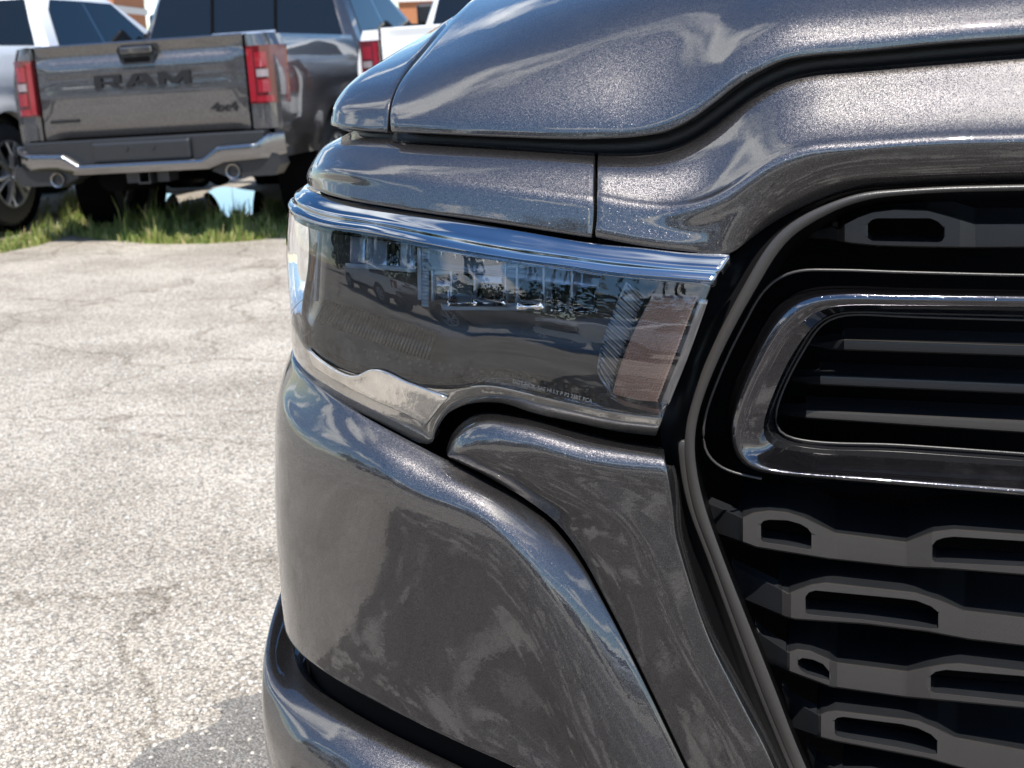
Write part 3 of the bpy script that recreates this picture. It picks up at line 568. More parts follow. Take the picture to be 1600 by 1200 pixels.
# housing behind the lens
hb = [row(wo(px_mix(top_e, bev_e, .8), -.030, -.035, -.050), 60), row(wo(px_mix(bev_e, low_e, .3), -.030, -.052, -.055), 60), row(wo(px_mix(bev_e, low_e, .62), -.024, -.048, -.052), 60), row(wo(px_mix(bev_e, low_e, .8), -.018, -.030, -.030), 60), row(wo(px_mix(low_e, bot_e, .1), -.012, -.012, -.012), 60)]
HOUS = mat('headlight_housing', (.062, .063, .066), .25, vary=(18, .3), bump=(60, .03, .005))
patch('housing', hb, HOUS, head, sub=4, r=.001, depth=.004)
def quad(name, pts, m, parent=head, th=.004, n=10, sub=4):
    """curved four-cornered plate: pts = top-left, top-right, bottom-left, bottom-right as (u,v,o)"""
    a, b, c, d = pts
    return patch(name, [row([a, b], n), row([c, d], n)], m, parent, sub=sub, r=.0006, depth=th)
CLEARP = glassmat('light_pipe', tint=(.80, .88, .95))
PIPE = mat('frosted_light_pipe', (.70, .78, .85), .2, .1, coat=.6)
BACKR = mat('silvered_reflector', (.52, .58, .65), .22, .55, vary=(60, .25), bump=(90, .12, .004))
# vertical light pipe with its ribbed wall
quad('light_pipe', [(652, 378, -.020), (656, 378, -.020), (653, 468, -.020), (657, 468, -.020)], PIPE)
for k in range(18):
    v0 = 377+k*5.6; quad('rib', [(659, v0, -.022), (671-k*.12, v0+1, -.022), (659, v0+2.6, -.019), (671-k*.12, v0+3.6, -.019)], PIPE, n=3, sub=1, th=.003)
quad('light_pipe', [(496, 352, -.012), (499, 352, -.012), (490, 470, -.012), (493, 470, -.012)], PIPE)
quad('side_reflector', [(489, 385, -.008), (494, 380, -.010), (483, 440, -.008), (487, 438, -.010)], mat('amber_marker', (.42, .13, .05), .25, coat=1))
# comb of ribs on the housing floor
RIB = mat('black_rib', (.028, .030, .033), .18, coat=.6)
for k in range(34):
    u0 = 496+k*5.2; v0 = 468+k*1.55; quad('floor_rib', [(u0+11, v0, -.020), (u0+13.5, v0+.6, -.020), (u0-4, v0+34+k*.25, -.006), (u0-1.5, v0+34.6+k*.25, -.006)], RIB, n=2, sub=2, th=.005)
# shelf edge
quad('shelf_edge', [(674, 423, -.018), (835, 409, -.018), (674, 426, -.016), (835, 413, -.016)], PIPE, n=16, sub=2)
quad('shelf_edge', [(690, 474, -.018), (840, 473, -.018), (690, 479, -.012), (840, 480, -.012)], PIPE, n=16, sub=2)
# projector modules: bright stepped reflector boxes
def module(u0, u1, v0, v1, dep, m, tilt=0.0, up=.018):
    uu = np.linspace(u0, u1, 9); vv = np.linspace(v0, v1, 9); G = []
    for j, v in enumerate(vv):
        r = []
        for i, u in enumerate(uu):
            a = (i/8-.5)*2; b = (j/8-.5)*2; r.append(cast(u, v+tilt*(u-u0), -.016-dep*.6*(1-.5*(a*a)-.5*(b*b))+up*b)[0])
        G.append(r)
    return panel('reflector_bowl', np.array(G), m, head, r=.0008, depth=.004)
module(703, 737, 418, 473, .030, CHROME, up=.016); module(742, 786, 415, 472, .026, CHROME, up=.026); module(810, 845, 415, 478, .018, CHROME, up=.030); module(863, 890, 416, 484, .02, CHROME, up=.020); module(893, 928, 418, 486, .024, DCHROME, up=.018)
quad('projector_hood', [(744, 430, -.010), (783, 432, -.010), (746, 441, -.008), (783, 443, -.008)], PIPE, th=.02)
quad('projector_lens', [(752, 444, -.012), (778, 445, -.012), (754, 465, -.010), (777, 466, -.010)], GLOSSB, th=.02)
quad('reflector_back', [(662, 386, -.028), (935, 420, -.030), (662, 416, -.012), (935, 447, -.016)], BACKR, n=20, sub=3)
for (a, b, t0, t1) in ((548, 570, -.030, -.020), (574, 604, -.024, -.008), (608, 622, -.034, -.014), (626, 646, -.024, -.010)):
    quad('reflector_facet', [(a, 362+(a-548)*.155, t0), (b, 362+(b-548)*.155, t0), (a-1, 410+(a-548)*.07, t1), (b-1, 410+(b-548)*.07, t1)], BACKR if b != 622 else CHROME, n=6, sub=3)
quad('shelf_edge', [(540, 411, -.010), (648, 418, -.010), (540, 414, -.008), (648, 421, -.008)], PIPE, n=12, sub=2)
for (u, a, b) in ((674, 423, 470), (703, 420, 472), (740, 415, 473), (788, 412, 472), (806, 412, 478), (848, 412, 488), (892, 416, 486)):
    quad('module_wall', [(u, a, -.014), (u+2.2, a, -.014), (u, b, -.014), (u+2.2, b, -.014)], PIPE, n=2, th=.02)
for k in range(12):
    quad('reflector_step', [(678+k*2.05, 428, -.022), (679.2+k*2.05, 428, -.021), (678+k*2.05, 468, -.020), (679.2+k*2.05, 468, -.019)], DCHROME, n=2, sub=1)
for k in range(6):
    quad('reflector_step', [(676+k*22, 388+k*3.4, -.024), (690+k*22, 390+k*3.4, -.022), (676+k*22, 418-k*1.2, -.024), (690+k*22, 418-k*1.2, -.022)], DCHROME, n=3, sub=2)
# turn signal: prismatic grid, chrome side wall and black cap
def signal():
    A, B, C, D = np.array((1018, 465)), np.array((1087, 468)), np.array((957, 614)), np.array((1026, 627)); m, n = 63, 31; G = []
    for j in range(m):
        r = []
        for i in range(n):
            a = i/(n-1); b = j/(m-1); q = (A*(1-a)+B*a)*(1-b)+(C*(1-a)+D*a)*b
            q = q+np.array((-6*math.sin(b*math.pi)*(1-a), 3*math.sin(a*math.pi)*b))
            fac = max(abs((i % 2)-.0), 0)*max(abs(j % 2), 0)
            r.append(cast(q[0], q[1], -.001-.010*(1-a)**1.6+.0018*fac)[0])
        G.append(r)
    return np.array(G)
SIG = mat('prismatic_signal', (.98, .56, .40), .3, .0, coat=.4, vary=(12, .2))
o = panel('turn_signal', signal(), SIG, head, r=.0008, depth=.004); o.data.polygons.foreach_set('use_smooth', [False]*len(o.data.polygons))
patch('signal_rim', [row([(1088, 466, -.012), (1060, 545, -.012), (1027, 629, -.012)], 20), row([(1093, 467, -.008), (1066, 545, -.008), (1032, 630, -.008)], 20)], mat('clear_rim', (.34, .31, .29), .12, .5, coat=1), head, sub=2, r=.0008, depth=.01)
patch('signal_rim', [row([(953, 607, -.014), (975, 621, -.012), (1027, 629, -.012)], 14), row([(951, 611, -.010), (972, 627, -.008), (1028, 635, -.008)], 14)], bpy.data.materials['clear_rim'], head, sub=2, r=.0008, depth=.01)
SIDEW = mat('signal_wall', (.34, .39, .44), .25, .4, vary=(40, .2))
patch('signal_wall', [row([(978, 441, -.012), (966, 470, -.012), (950, 510, -.012), (936, 560, -.012), (934, 580, -.012), (942, 597, -.012), (955, 610, -.012)], 30, sm=0), row([(1008, 463, -.016), (1000, 480, -.016), (985, 515, -.016), (966, 560, -.016), (960, 580, -.016), (957, 597, -.016), (958, 611, -.014)], 30, sm=0)], SIDEW, head, sub=3, r=.0006, depth=.004)
for k in range(15):
    t = k/15.; A = np.array((980, 439))*(1-t)+np.array((934, 580))*t; A[0] -= 12*math.sin(t*math.pi); B = np.array((1010, 455))*(1-t)+np.array((957, 605))*t
    t2 = (k+.82)/15.; A2 = np.array((980, 439))*(1-t2)+np.array((934, 580))*t2; A2[0] -= 12*math.sin(t2*math.pi); B2 = np.array((1010, 455))*(1-t2)+np.array((957, 605))*t2
    quad('wall_rib', [(A[0]+3, A[1]+4, -.010), (B[0]-4, B[1]+12, -.0135), (A[0]+3, A[1]+5.6, -.0095), (B[0]-4, B[1]+13.6, -.0130)], DCHROME, n=6, sub=1)
quad('signal_cap', [(1026, 440, -.016), (1106, 442, -.012), (1012, 458, -.020), (1088, 462, -.014)], GLOSSB, th=.03)
quad('signal_divider', [(1012, 459, -.014), (1090, 463, -.010), (1015, 463, -.013), (1089, 467, -.009)], mat('divider', (.35, .20, .15), .3), th=.01)
# inner chrome lip lower left
patch('chrome_lip', [row([(479, 546, .008), (500, 565, .009), (557, 589, .0115), (576, 580, .0115), (640, 601, .0125), (697, 622, .0125)], 30), row([(490, 572, .0055), (520, 592, .006), (570, 618, .007), (600, 632, .007), (640, 650, .007), (664, 664, .0065)], 30)], mat('bright_lip', (.70, .67, .62), .16, .9, vary=(60, .3), bump=(60, .08, .01)), head, sub=4, r=.001, depth=.003)
# moulded lettering on the lens
def lens_text(s, u0, v0, u1, v1, px):
    p0, p1 = cast(u0, v0, .0145)[0], cast(u1, v1, .0150)[0]; n = np.array([-.3, -.95, 0.05]); x = (p1-p0); L = np.linalg.norm(x); x /= L; y = np.cross(n, x); y /= np.linalg.norm(y); y = -y if y[2] < 0 else y; z = np.cross(x, y)
    mw = Matrix(((x[0], y[0], z[0], (p0+p1)[0]/2), (x[1], y[1], z[1], (p0+p1)[1]/2), (x[2], y[2], z[2], (p0+p1)[2]/2), (0, 0, 0, 1)))
    return text_mesh('moulded_text', s, px*.00066*1.35, TXT, head, mw, ext=.0001, sx=L/(px*.00066*1.35*len(s)*.62))
TXT = mat('moulded_letter', (.12, .125, .13), .4)
lens_text('DOT-HOK-SAE HI I Y P P2 2S0T PCA', 786, 592, 941, 631, 6.5)
DOTM = mat('lens_dot', (.075, .075, .08), .4)
for k in range(44):
    u0 = 570+(k//2)*16.5+(k%2)*3; v0 = 546+(k//2)*2.9+(k%2)*9
    quad('lens_dot', [(u0, v0, -.006), (u0+3, v0+1, -.006), (u0-1.5, v0+4, -.006), (u0+1.5, v0+5, -.006)], DOTM, n=2, sub=1, th=.0005)

OFFS = 0.0
# ------------------------------------------------------------------ grille
NG = 110
# gloss surround between headlight and grille
g0 = [(1770, 281), (1600, 284), (1412, 290), (1337, 296), (1300, 306), (1262, 321), (1225, 339), (1195, 358), (1169, 377), (1145, 399), (1117, 440), (1092, 505), (1061, 578), (1040, 628), (1030, 683), (1040, 722), (1056, 827), (1078, 907), (1106, 987), (1156, 1092), (1208, 1192), (1232, 1245)]
g1 = [(1770, 286), (1600, 289), (1412, 296), (1342, 303), (1293, 320), (1241, 346), (1216, 366), (1198, 388), (1172, 432), (1135, 500), (1107, 558), (1081, 628), (1072, 668), (1070, 698), (1073, 735), (1086, 800), (1108, 857), (1146, 960), (1182, 1056), (1238, 1192), (1262, 1245)]
g2 = [(1770, 294), (1600, 297), (1412, 304), (1352, 311), (1310, 325), (1266, 348), (1238, 366), (1215, 392), (1186, 440), (1149, 505), (1121, 562), (1095, 628), (1085, 668), (1083, 698), (1088, 745), (1100, 795), (1122, 857), (1162, 960), (1198, 1050), (1254, 1192), (1278, 1245)]
g3 = [(1770, 310), (1600, 312), (1412, 318), (1360, 322), (1325, 334), (1280, 358), (1252, 378), (1228, 404), (1199, 450), (1160, 515), (1132, 572), (1106, 634), (1096, 668), (1094, 698), (1098, 745), (1110, 795), (1131, 857), (1171, 958), (1207, 1048), (1263, 1190), (1287, 1245)]
def R_(P, o): return row(P, NG, o=o)
patch('grille_surround', [R_(g0, -.040), R_(px_mix(g0, g1, .5), -.034), R_(g1, -.016)], mat('surround_black', (.008, .008, .009), .35), NEAR, sub=3, flange=False)
patch('grille_rail', [R_(g1, -.010), R_(px_mix(g1, g2, .5), -.0085), R_(g2, -.010)], SATIN, NEAR, sub=2, depth=.008)
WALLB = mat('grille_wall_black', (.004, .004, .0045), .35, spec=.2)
patch('grille_wall_or_sunblock', [R_(g2, -.016), R_(g3, -.075)], WALLB, NEAR, sub=3, flange=False)
# second rail below the headlight
r1a = [(1061, 692), (1065, 737), (1079, 800), (1101, 857), (1139, 960), (1175, 1056), (1231, 1192), (1254, 1245)]
r1b = [(1068, 690), (1071, 735), (1085, 800), (1107, 857), (1145, 960), (1181, 1056), (1237, 1192), (1260, 1245)]
patch('grille_rail', [row(r1a, 50, o=-.012), row(r1b, 50, o=-.012)], SATIN, NEAR, sub=2, depth=.02)
# thin bezel line round the upper opening
strip('grille_bezel', [(1770, 432), (1600, 430), (1400, 425), (1300, 422), (1241, 424), (1215, 434), (1193, 454), (1165, 502), (1137, 557), (1115, 610), (1102, 648), (1098, 680), (1099, 700), (1107, 715), (1130, 733), (1160, 742), (1190, 748)], -.030, .0015, SATIN, NEAR, 90, 8)
# dark metallic frame
f0 = [(1770, 456), (1600, 453), (1400, 449.5), (1290, 447), (1250, 452), (1222, 465), (1202, 484), (1185, 515), (1172, 542), (1153, 582), (1139, 630), (1136, 660), (1137, 687), (1142, 710), (1153, 729), (1177, 741), (1223, 748), (1340, 758), (1600, 781), (1770, 797)]
f1 = [(1770, 465), (1600, 463), (1400, 461), (1300, 460), (1266, 464), (1240, 476), (1220, 494), (1200, 522), (1186, 547), (1166, 594), (1150, 634), (1143, 660), (1142, 688), (1146, 707), (1156, 724), (1180, 736), (1225, 742), (1340, 752), (1600, 774), (1770, 789)]
f2 = [(1770, 481), (1600, 479), (1400, 477), (1312, 477), (1280, 481), (1258, 492), (1240, 509), (1222, 534), (1207, 558), (1185, 600), (1168, 642), (1160, 668), (1158, 690), (1161, 706), (1170, 720), (1190, 729), (1228, 735), (1340, 744), (1600, 764), (1770, 778)]
f3 = [(1770, 487), (1600, 485), (1400, 483), (1330, 484), (1300, 488), (1284, 496), (1266, 514), (1250, 535), (1238, 553), (1213, 604), (1196, 648), (1190, 670), (1190, 682), (1193, 690), (1200, 696), (1212, 700), (1235, 704), (1340, 712), (1600, 729), (1770, 741)]
patch('grille_frame', [R_(f0, -.052), R_(f1, -.020), R_(px_mix(f1, f2, .5), -.018), R_(f2, -.020), row([(u, v, -.033-.022*max(0, min(1, (v-688)/14))) for u, v in f3], NG)], FRAMEM, NEAR, sub=4, sharp=(1, 3), flange=False)
fu = [(1137, 684), (1142, 706), (1153, 725), (1177, 737), (1223, 744), (1340, 754), (1600, 777), (1770, 793)]
patch('grille_wall_or_sunblock', [row(fu, 50, o=-.054), row(fu, 50, o=-.18)], WALLB, NEAR, sub=3, flange=False)  # added black plate, edge-on to the camera, keeps sun off the bar shelf
f4 = [(1770, 504), (1600, 500), (1400, 494), (1327, 491), (1306, 493), (1290, 499), (1279, 508), (1262, 537), (1236, 581), (1216, 628), (1208, 655), (1207, 667), (1212, 677), (1222, 682), (1240, 686), (1400, 695), (1600, 709), (1770, 722)]
strip('grille_bezel', f4, -.068, .0014, SATIN, NEAR, 90, 8)
patch('grille_wall_or_sunblock', [row([(u, v, -.036-.022*max(0, min(1, (v-688)/14))) for u, v in f3], NG), R_(px_mix(f3, f4, .9), -.072)], GLOSSB, NEAR, sub=2, flange=False)
def slat(name, top, bot, holes, oz, depth=.10, m=SATIN, rpx=2.5, rows_back=1):
    """one moulded bar: front face between top(u) and bot(u), windows cut through, rounded lips, deep shelf behind"""
    T = np.array(top, float); B = np.array(bot, float); u0, u1 = T[0, 0], T[-1, 0]
    us = set(np.arange(u0, u1+.1, 6.0)) | {u1} | set(T[:, 0]) | set(x for x in B[:, 0] if u0 <= x <= u1) | set(z[0] for z in oz if u0 <= z[0] <= u1)
    for (a, b) in holes: us |= set(p[0] for p in a) | set(p[0] for p in b)
    us = sorted(x for x in us if u0 <= x <= u1); us = [x for i, x in enumerate(us) if i == 0 or x-us[i-1] > .6 or any(abs(x-h[0][0][0]) < .01 or abs(x-h[0][-1][0]) < .01 for h in holes)]
    OZ = np.array(oz, float); V = []; F = []; cols = []; NC = 12
    for u in us:
        t = np.interp(u, T[:, 0], T[:, 1]); bt = np.interp(u, B[:, 0], B[:, 1]); of = np.interp(u, OZ[:, 0], OZ[:, 1]); inh = False; a, b = t+(bt-t)*.35, t+(bt-t)*.65
        for (ha, hb_) in holes:
            if ha[0][0]-.01 <= u <= ha[-1][0]+.01:
                a = np.interp(u, [p[0] for p in ha], [p[1] for p in ha]); b = np.interp(u, [p[0] for p in hb_], [p[1] for p in hb_]); inh = True
        h = abs(a-t)
        pts = [(t, of-depth, 1), (t+.2, of-.008, 0), (t+.9, of-.0024, 0), (t+2.6, of-.0003, 0), (a-.8, of, 0), (a, of-.0012*inh, 0), (b, of-.0012*inh, 0), (b+.8, of, 0), (bt-2.4, of-.0003, 0), (bt-.8, of-.002, 0), (bt, of-.006, 0), (bt, of-depth*.5, 1)]
        st = len(V); ft, fb = None, None
        for k, (v, oo, keepz) in enumerate(pts):
            p = cast(u, v, oo)[0]
            if keepz: z = V[st+1][2] if k == 0 and len(V) > st+1 else None
            V.append(p)
        # shelves run level (top tips a little up towards the back)
        V[st] = np.array([V[st][0], V[st][1], V[st+1][2]+.012]); p = cast(u, t, of-.008)[0]; dep_ = depth if u >= OZ[1, 0]-.5 else .018; q = cast(u, t, of-dep_)[0]; V[st] = np.array([p[0]+(q-p)[0]*1.0, q[1], p[2]+.004])
        p = cast(u, bt, of-.006)[0]; q = cast(u, bt, of-dep_*.5)[0]; V[st+11] = np.array([q[0], q[1], p[2]+.006])
        p = V[st+5]; q = cast(u, a, of-.04)[0]; V.append(np.array([q[0], q[1], p[2]])); p = V[st+6]; q = cast(u, b, of-.04)[0]; V.append(np.array([q[0], q[1], p[2]]))
        cols.append((st, inh, u))
    for (s0, h0, ua), (s1, h1, ub) in zip(cols[:-1], cols[1:]):
        hole = False
        for (ha, _) in holes:
            if ha[0][0]-.01 <= ua and ub <= ha[-1][0]+.01: hole = True
        for k in range(11):
            if k == 5 and hole: continue
            F.append((s0+k, s0+k+1, s1+k+1, s1+k))
        if hole: F.append((s0+5, s1+5, s1+12, s0+12)); F.append((s0+6, s0+13, s1+13, s1+6))
    for (ha, _) in holes:
        for e in (0, -1):
            for (s0, h0, ua) in cols:
                if abs(ua-ha[e][0]) < .01: F.append((s0+5, s0+6, s0+13, s0+12))
    F.append(tuple(cols[0][0]+k for k in range(12))); F.append(tuple(cols[-1][0]+k for k in range(12)))
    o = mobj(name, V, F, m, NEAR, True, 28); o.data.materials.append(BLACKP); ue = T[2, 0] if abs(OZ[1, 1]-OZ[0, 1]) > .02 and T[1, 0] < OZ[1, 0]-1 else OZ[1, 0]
    s2u = {st_+k: (u_, k) for (st_, _, u_) in cols for k in range(14)}
    for p in o.data.polygons:
        q = [s2u[i] for i in p.vertices]
        if min(u_ for u_, _ in q) < OZ[1, 0]-1 or any(k in (0, 11, 12, 13) for _, k in q): p.material_index = 1  # black on shelves and left ends stands in for the shade there
    bm = bmesh.new(); bm.from_mesh(o.data); bmesh.ops.recalc_face_normals(bm, faces=bm.faces); bm.to_mesh(o.data); bm.free()
    return o
GO = -.050
# top bar with one window
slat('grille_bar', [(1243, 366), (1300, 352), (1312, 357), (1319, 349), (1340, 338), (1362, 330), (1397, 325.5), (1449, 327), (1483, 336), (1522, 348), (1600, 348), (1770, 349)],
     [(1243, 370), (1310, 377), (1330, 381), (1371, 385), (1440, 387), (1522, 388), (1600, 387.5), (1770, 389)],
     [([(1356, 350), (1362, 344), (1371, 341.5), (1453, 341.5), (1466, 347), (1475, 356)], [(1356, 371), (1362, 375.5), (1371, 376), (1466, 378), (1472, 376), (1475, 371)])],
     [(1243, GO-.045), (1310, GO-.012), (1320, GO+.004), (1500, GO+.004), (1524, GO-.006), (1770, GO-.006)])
IO = -.088
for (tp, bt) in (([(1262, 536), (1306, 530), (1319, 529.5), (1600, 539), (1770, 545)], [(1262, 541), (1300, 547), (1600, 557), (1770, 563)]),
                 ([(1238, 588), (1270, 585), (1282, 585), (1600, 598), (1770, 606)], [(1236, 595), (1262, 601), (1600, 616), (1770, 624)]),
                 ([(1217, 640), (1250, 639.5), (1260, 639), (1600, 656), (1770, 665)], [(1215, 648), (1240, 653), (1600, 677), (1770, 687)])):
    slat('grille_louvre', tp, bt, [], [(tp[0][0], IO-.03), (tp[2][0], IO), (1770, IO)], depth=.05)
S0 = -.030
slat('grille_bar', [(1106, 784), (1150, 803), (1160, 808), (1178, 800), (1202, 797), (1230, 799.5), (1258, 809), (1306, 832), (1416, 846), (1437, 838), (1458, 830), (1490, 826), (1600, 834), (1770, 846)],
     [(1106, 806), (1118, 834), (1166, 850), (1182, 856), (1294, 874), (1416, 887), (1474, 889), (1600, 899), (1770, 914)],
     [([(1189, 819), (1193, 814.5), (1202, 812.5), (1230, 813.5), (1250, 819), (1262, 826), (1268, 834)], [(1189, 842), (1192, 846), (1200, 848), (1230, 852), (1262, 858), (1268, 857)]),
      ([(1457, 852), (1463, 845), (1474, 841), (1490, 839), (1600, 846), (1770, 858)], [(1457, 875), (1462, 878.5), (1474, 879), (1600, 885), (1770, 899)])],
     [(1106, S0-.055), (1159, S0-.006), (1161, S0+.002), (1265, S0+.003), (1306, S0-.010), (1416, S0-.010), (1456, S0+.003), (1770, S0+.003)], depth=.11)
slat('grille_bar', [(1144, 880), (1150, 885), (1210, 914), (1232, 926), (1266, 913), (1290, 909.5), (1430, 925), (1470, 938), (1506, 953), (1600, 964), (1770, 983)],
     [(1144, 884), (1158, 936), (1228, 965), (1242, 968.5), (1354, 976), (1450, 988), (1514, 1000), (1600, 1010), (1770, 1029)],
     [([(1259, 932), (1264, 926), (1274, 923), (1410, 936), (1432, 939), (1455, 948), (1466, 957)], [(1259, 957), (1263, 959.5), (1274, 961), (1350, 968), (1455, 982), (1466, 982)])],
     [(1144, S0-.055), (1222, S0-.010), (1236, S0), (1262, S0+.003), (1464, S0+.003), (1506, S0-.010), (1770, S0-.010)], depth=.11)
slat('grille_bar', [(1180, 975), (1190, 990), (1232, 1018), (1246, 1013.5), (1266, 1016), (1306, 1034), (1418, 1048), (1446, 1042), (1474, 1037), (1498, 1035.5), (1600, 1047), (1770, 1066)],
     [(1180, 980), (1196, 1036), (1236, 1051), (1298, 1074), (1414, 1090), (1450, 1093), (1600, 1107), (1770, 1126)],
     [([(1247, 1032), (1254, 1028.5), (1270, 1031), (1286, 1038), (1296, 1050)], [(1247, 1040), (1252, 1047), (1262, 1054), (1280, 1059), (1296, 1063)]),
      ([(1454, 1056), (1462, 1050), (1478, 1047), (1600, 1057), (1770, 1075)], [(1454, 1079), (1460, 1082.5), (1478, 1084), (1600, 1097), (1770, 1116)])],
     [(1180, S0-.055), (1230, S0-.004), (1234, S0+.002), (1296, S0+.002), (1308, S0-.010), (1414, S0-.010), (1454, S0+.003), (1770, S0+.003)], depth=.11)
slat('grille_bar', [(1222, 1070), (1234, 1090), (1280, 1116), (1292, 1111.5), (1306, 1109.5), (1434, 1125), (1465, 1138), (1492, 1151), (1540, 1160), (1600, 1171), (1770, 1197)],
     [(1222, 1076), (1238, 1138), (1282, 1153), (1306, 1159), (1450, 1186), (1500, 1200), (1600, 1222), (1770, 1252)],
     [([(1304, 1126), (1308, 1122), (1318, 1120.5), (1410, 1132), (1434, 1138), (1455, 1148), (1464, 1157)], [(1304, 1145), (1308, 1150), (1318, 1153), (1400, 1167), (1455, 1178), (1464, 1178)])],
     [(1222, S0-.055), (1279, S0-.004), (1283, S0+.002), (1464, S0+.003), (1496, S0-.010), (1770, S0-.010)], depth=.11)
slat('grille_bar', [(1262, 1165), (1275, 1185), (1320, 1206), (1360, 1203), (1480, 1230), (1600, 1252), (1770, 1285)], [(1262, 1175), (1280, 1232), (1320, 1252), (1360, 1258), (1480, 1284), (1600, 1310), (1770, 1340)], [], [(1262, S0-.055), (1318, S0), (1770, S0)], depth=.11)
# ================================================================== PICKUP BUILDER (rear at y=0, forward +y, origin on the ground under the rear bumper)
def wheel_into(root, x, y, side, turn=1):
    R = .41; w = .28
    prof = [(-w/2, .27), (-w/2, .36), (-w/2+.02, .395), (-w/2+.05, R), (w/2-.05, R), (w/2-.02, .395), (w/2, .36), (w/2, .27)]
    t = MB().lathe(prof, 40, 'x', (x, y, R))
    for k in range(40):                                                       # tread blocks
        a = 2*math.pi*k/40
        for q in (-.085, -.03, .03, .085):
            c = Vector((x+q, y+math.cos(a+q*2)*(R+.002), R+math.sin(a+q*2)*(R+.002))); rr = Vector((0, math.cos(a+q*2), math.sin(a+q*2))); tt = Vector((0, -rr.z, rr.y)); xx = Vector((1, 0, 0))
            v = [c+xx*sx*.022+tt*st*.022+rr*sr*.007 for sx in (-1, 1) for st in (-1, 1) for sr in (-1, 1)]
            t.add([tuple(p) for p in v], [(0, 1, 3, 2), (4, 6, 7, 5), (0, 4, 5, 1), (2, 3, 7, 6), (0, 2, 6, 4), (1, 5, 7, 3)])
    wo_ = t.build('wheel', TYRE, root, True, 30)
    s = side; xo = x+s*w/2
    rim = MB().lathe([(-s*.02, .27), (s*.005, .275), (s*.004, .255), (-s*.06, .245), (-s*.16, .24)], 40, 'x', (xo, y, R))
    rim.build('rim', ALLOY, wo_, True, 40)
    sp_ = MB()
    for k in range(6):
        a = 2*math.pi*k/6+.3
        for da in (-.17, .17):
            p = [Vector((xo-s*.012, y+math.cos(a+da*.25)*.05, R+math.sin(a+da*.25)*.05)), Vector((xo-s*.002, y+math.cos(a+da*.7)*.15, R+math.sin(a+da*.7)*.15)), Vector((xo-s*.004, y+math.cos(a+da*1.1)*.262, R+math.sin(a+da*1.1)*.262))]
            sp_.tube(p, [.030, .020, .022], 6)
    sp_.lathe([(s*.002, .0), (s*.002, .05), (-s*.01, .075), (-s*.05, .08)], 16, 'x', (xo, y, R))
    sp_.build('spoke', ALLOY, wo_, True, 40)
    MB().lathe([(-s*.10, 0), (-s*.10, .24)], 24, 'x', (xo, y, R)).build('brake_disc', DEEP, wo_, False)
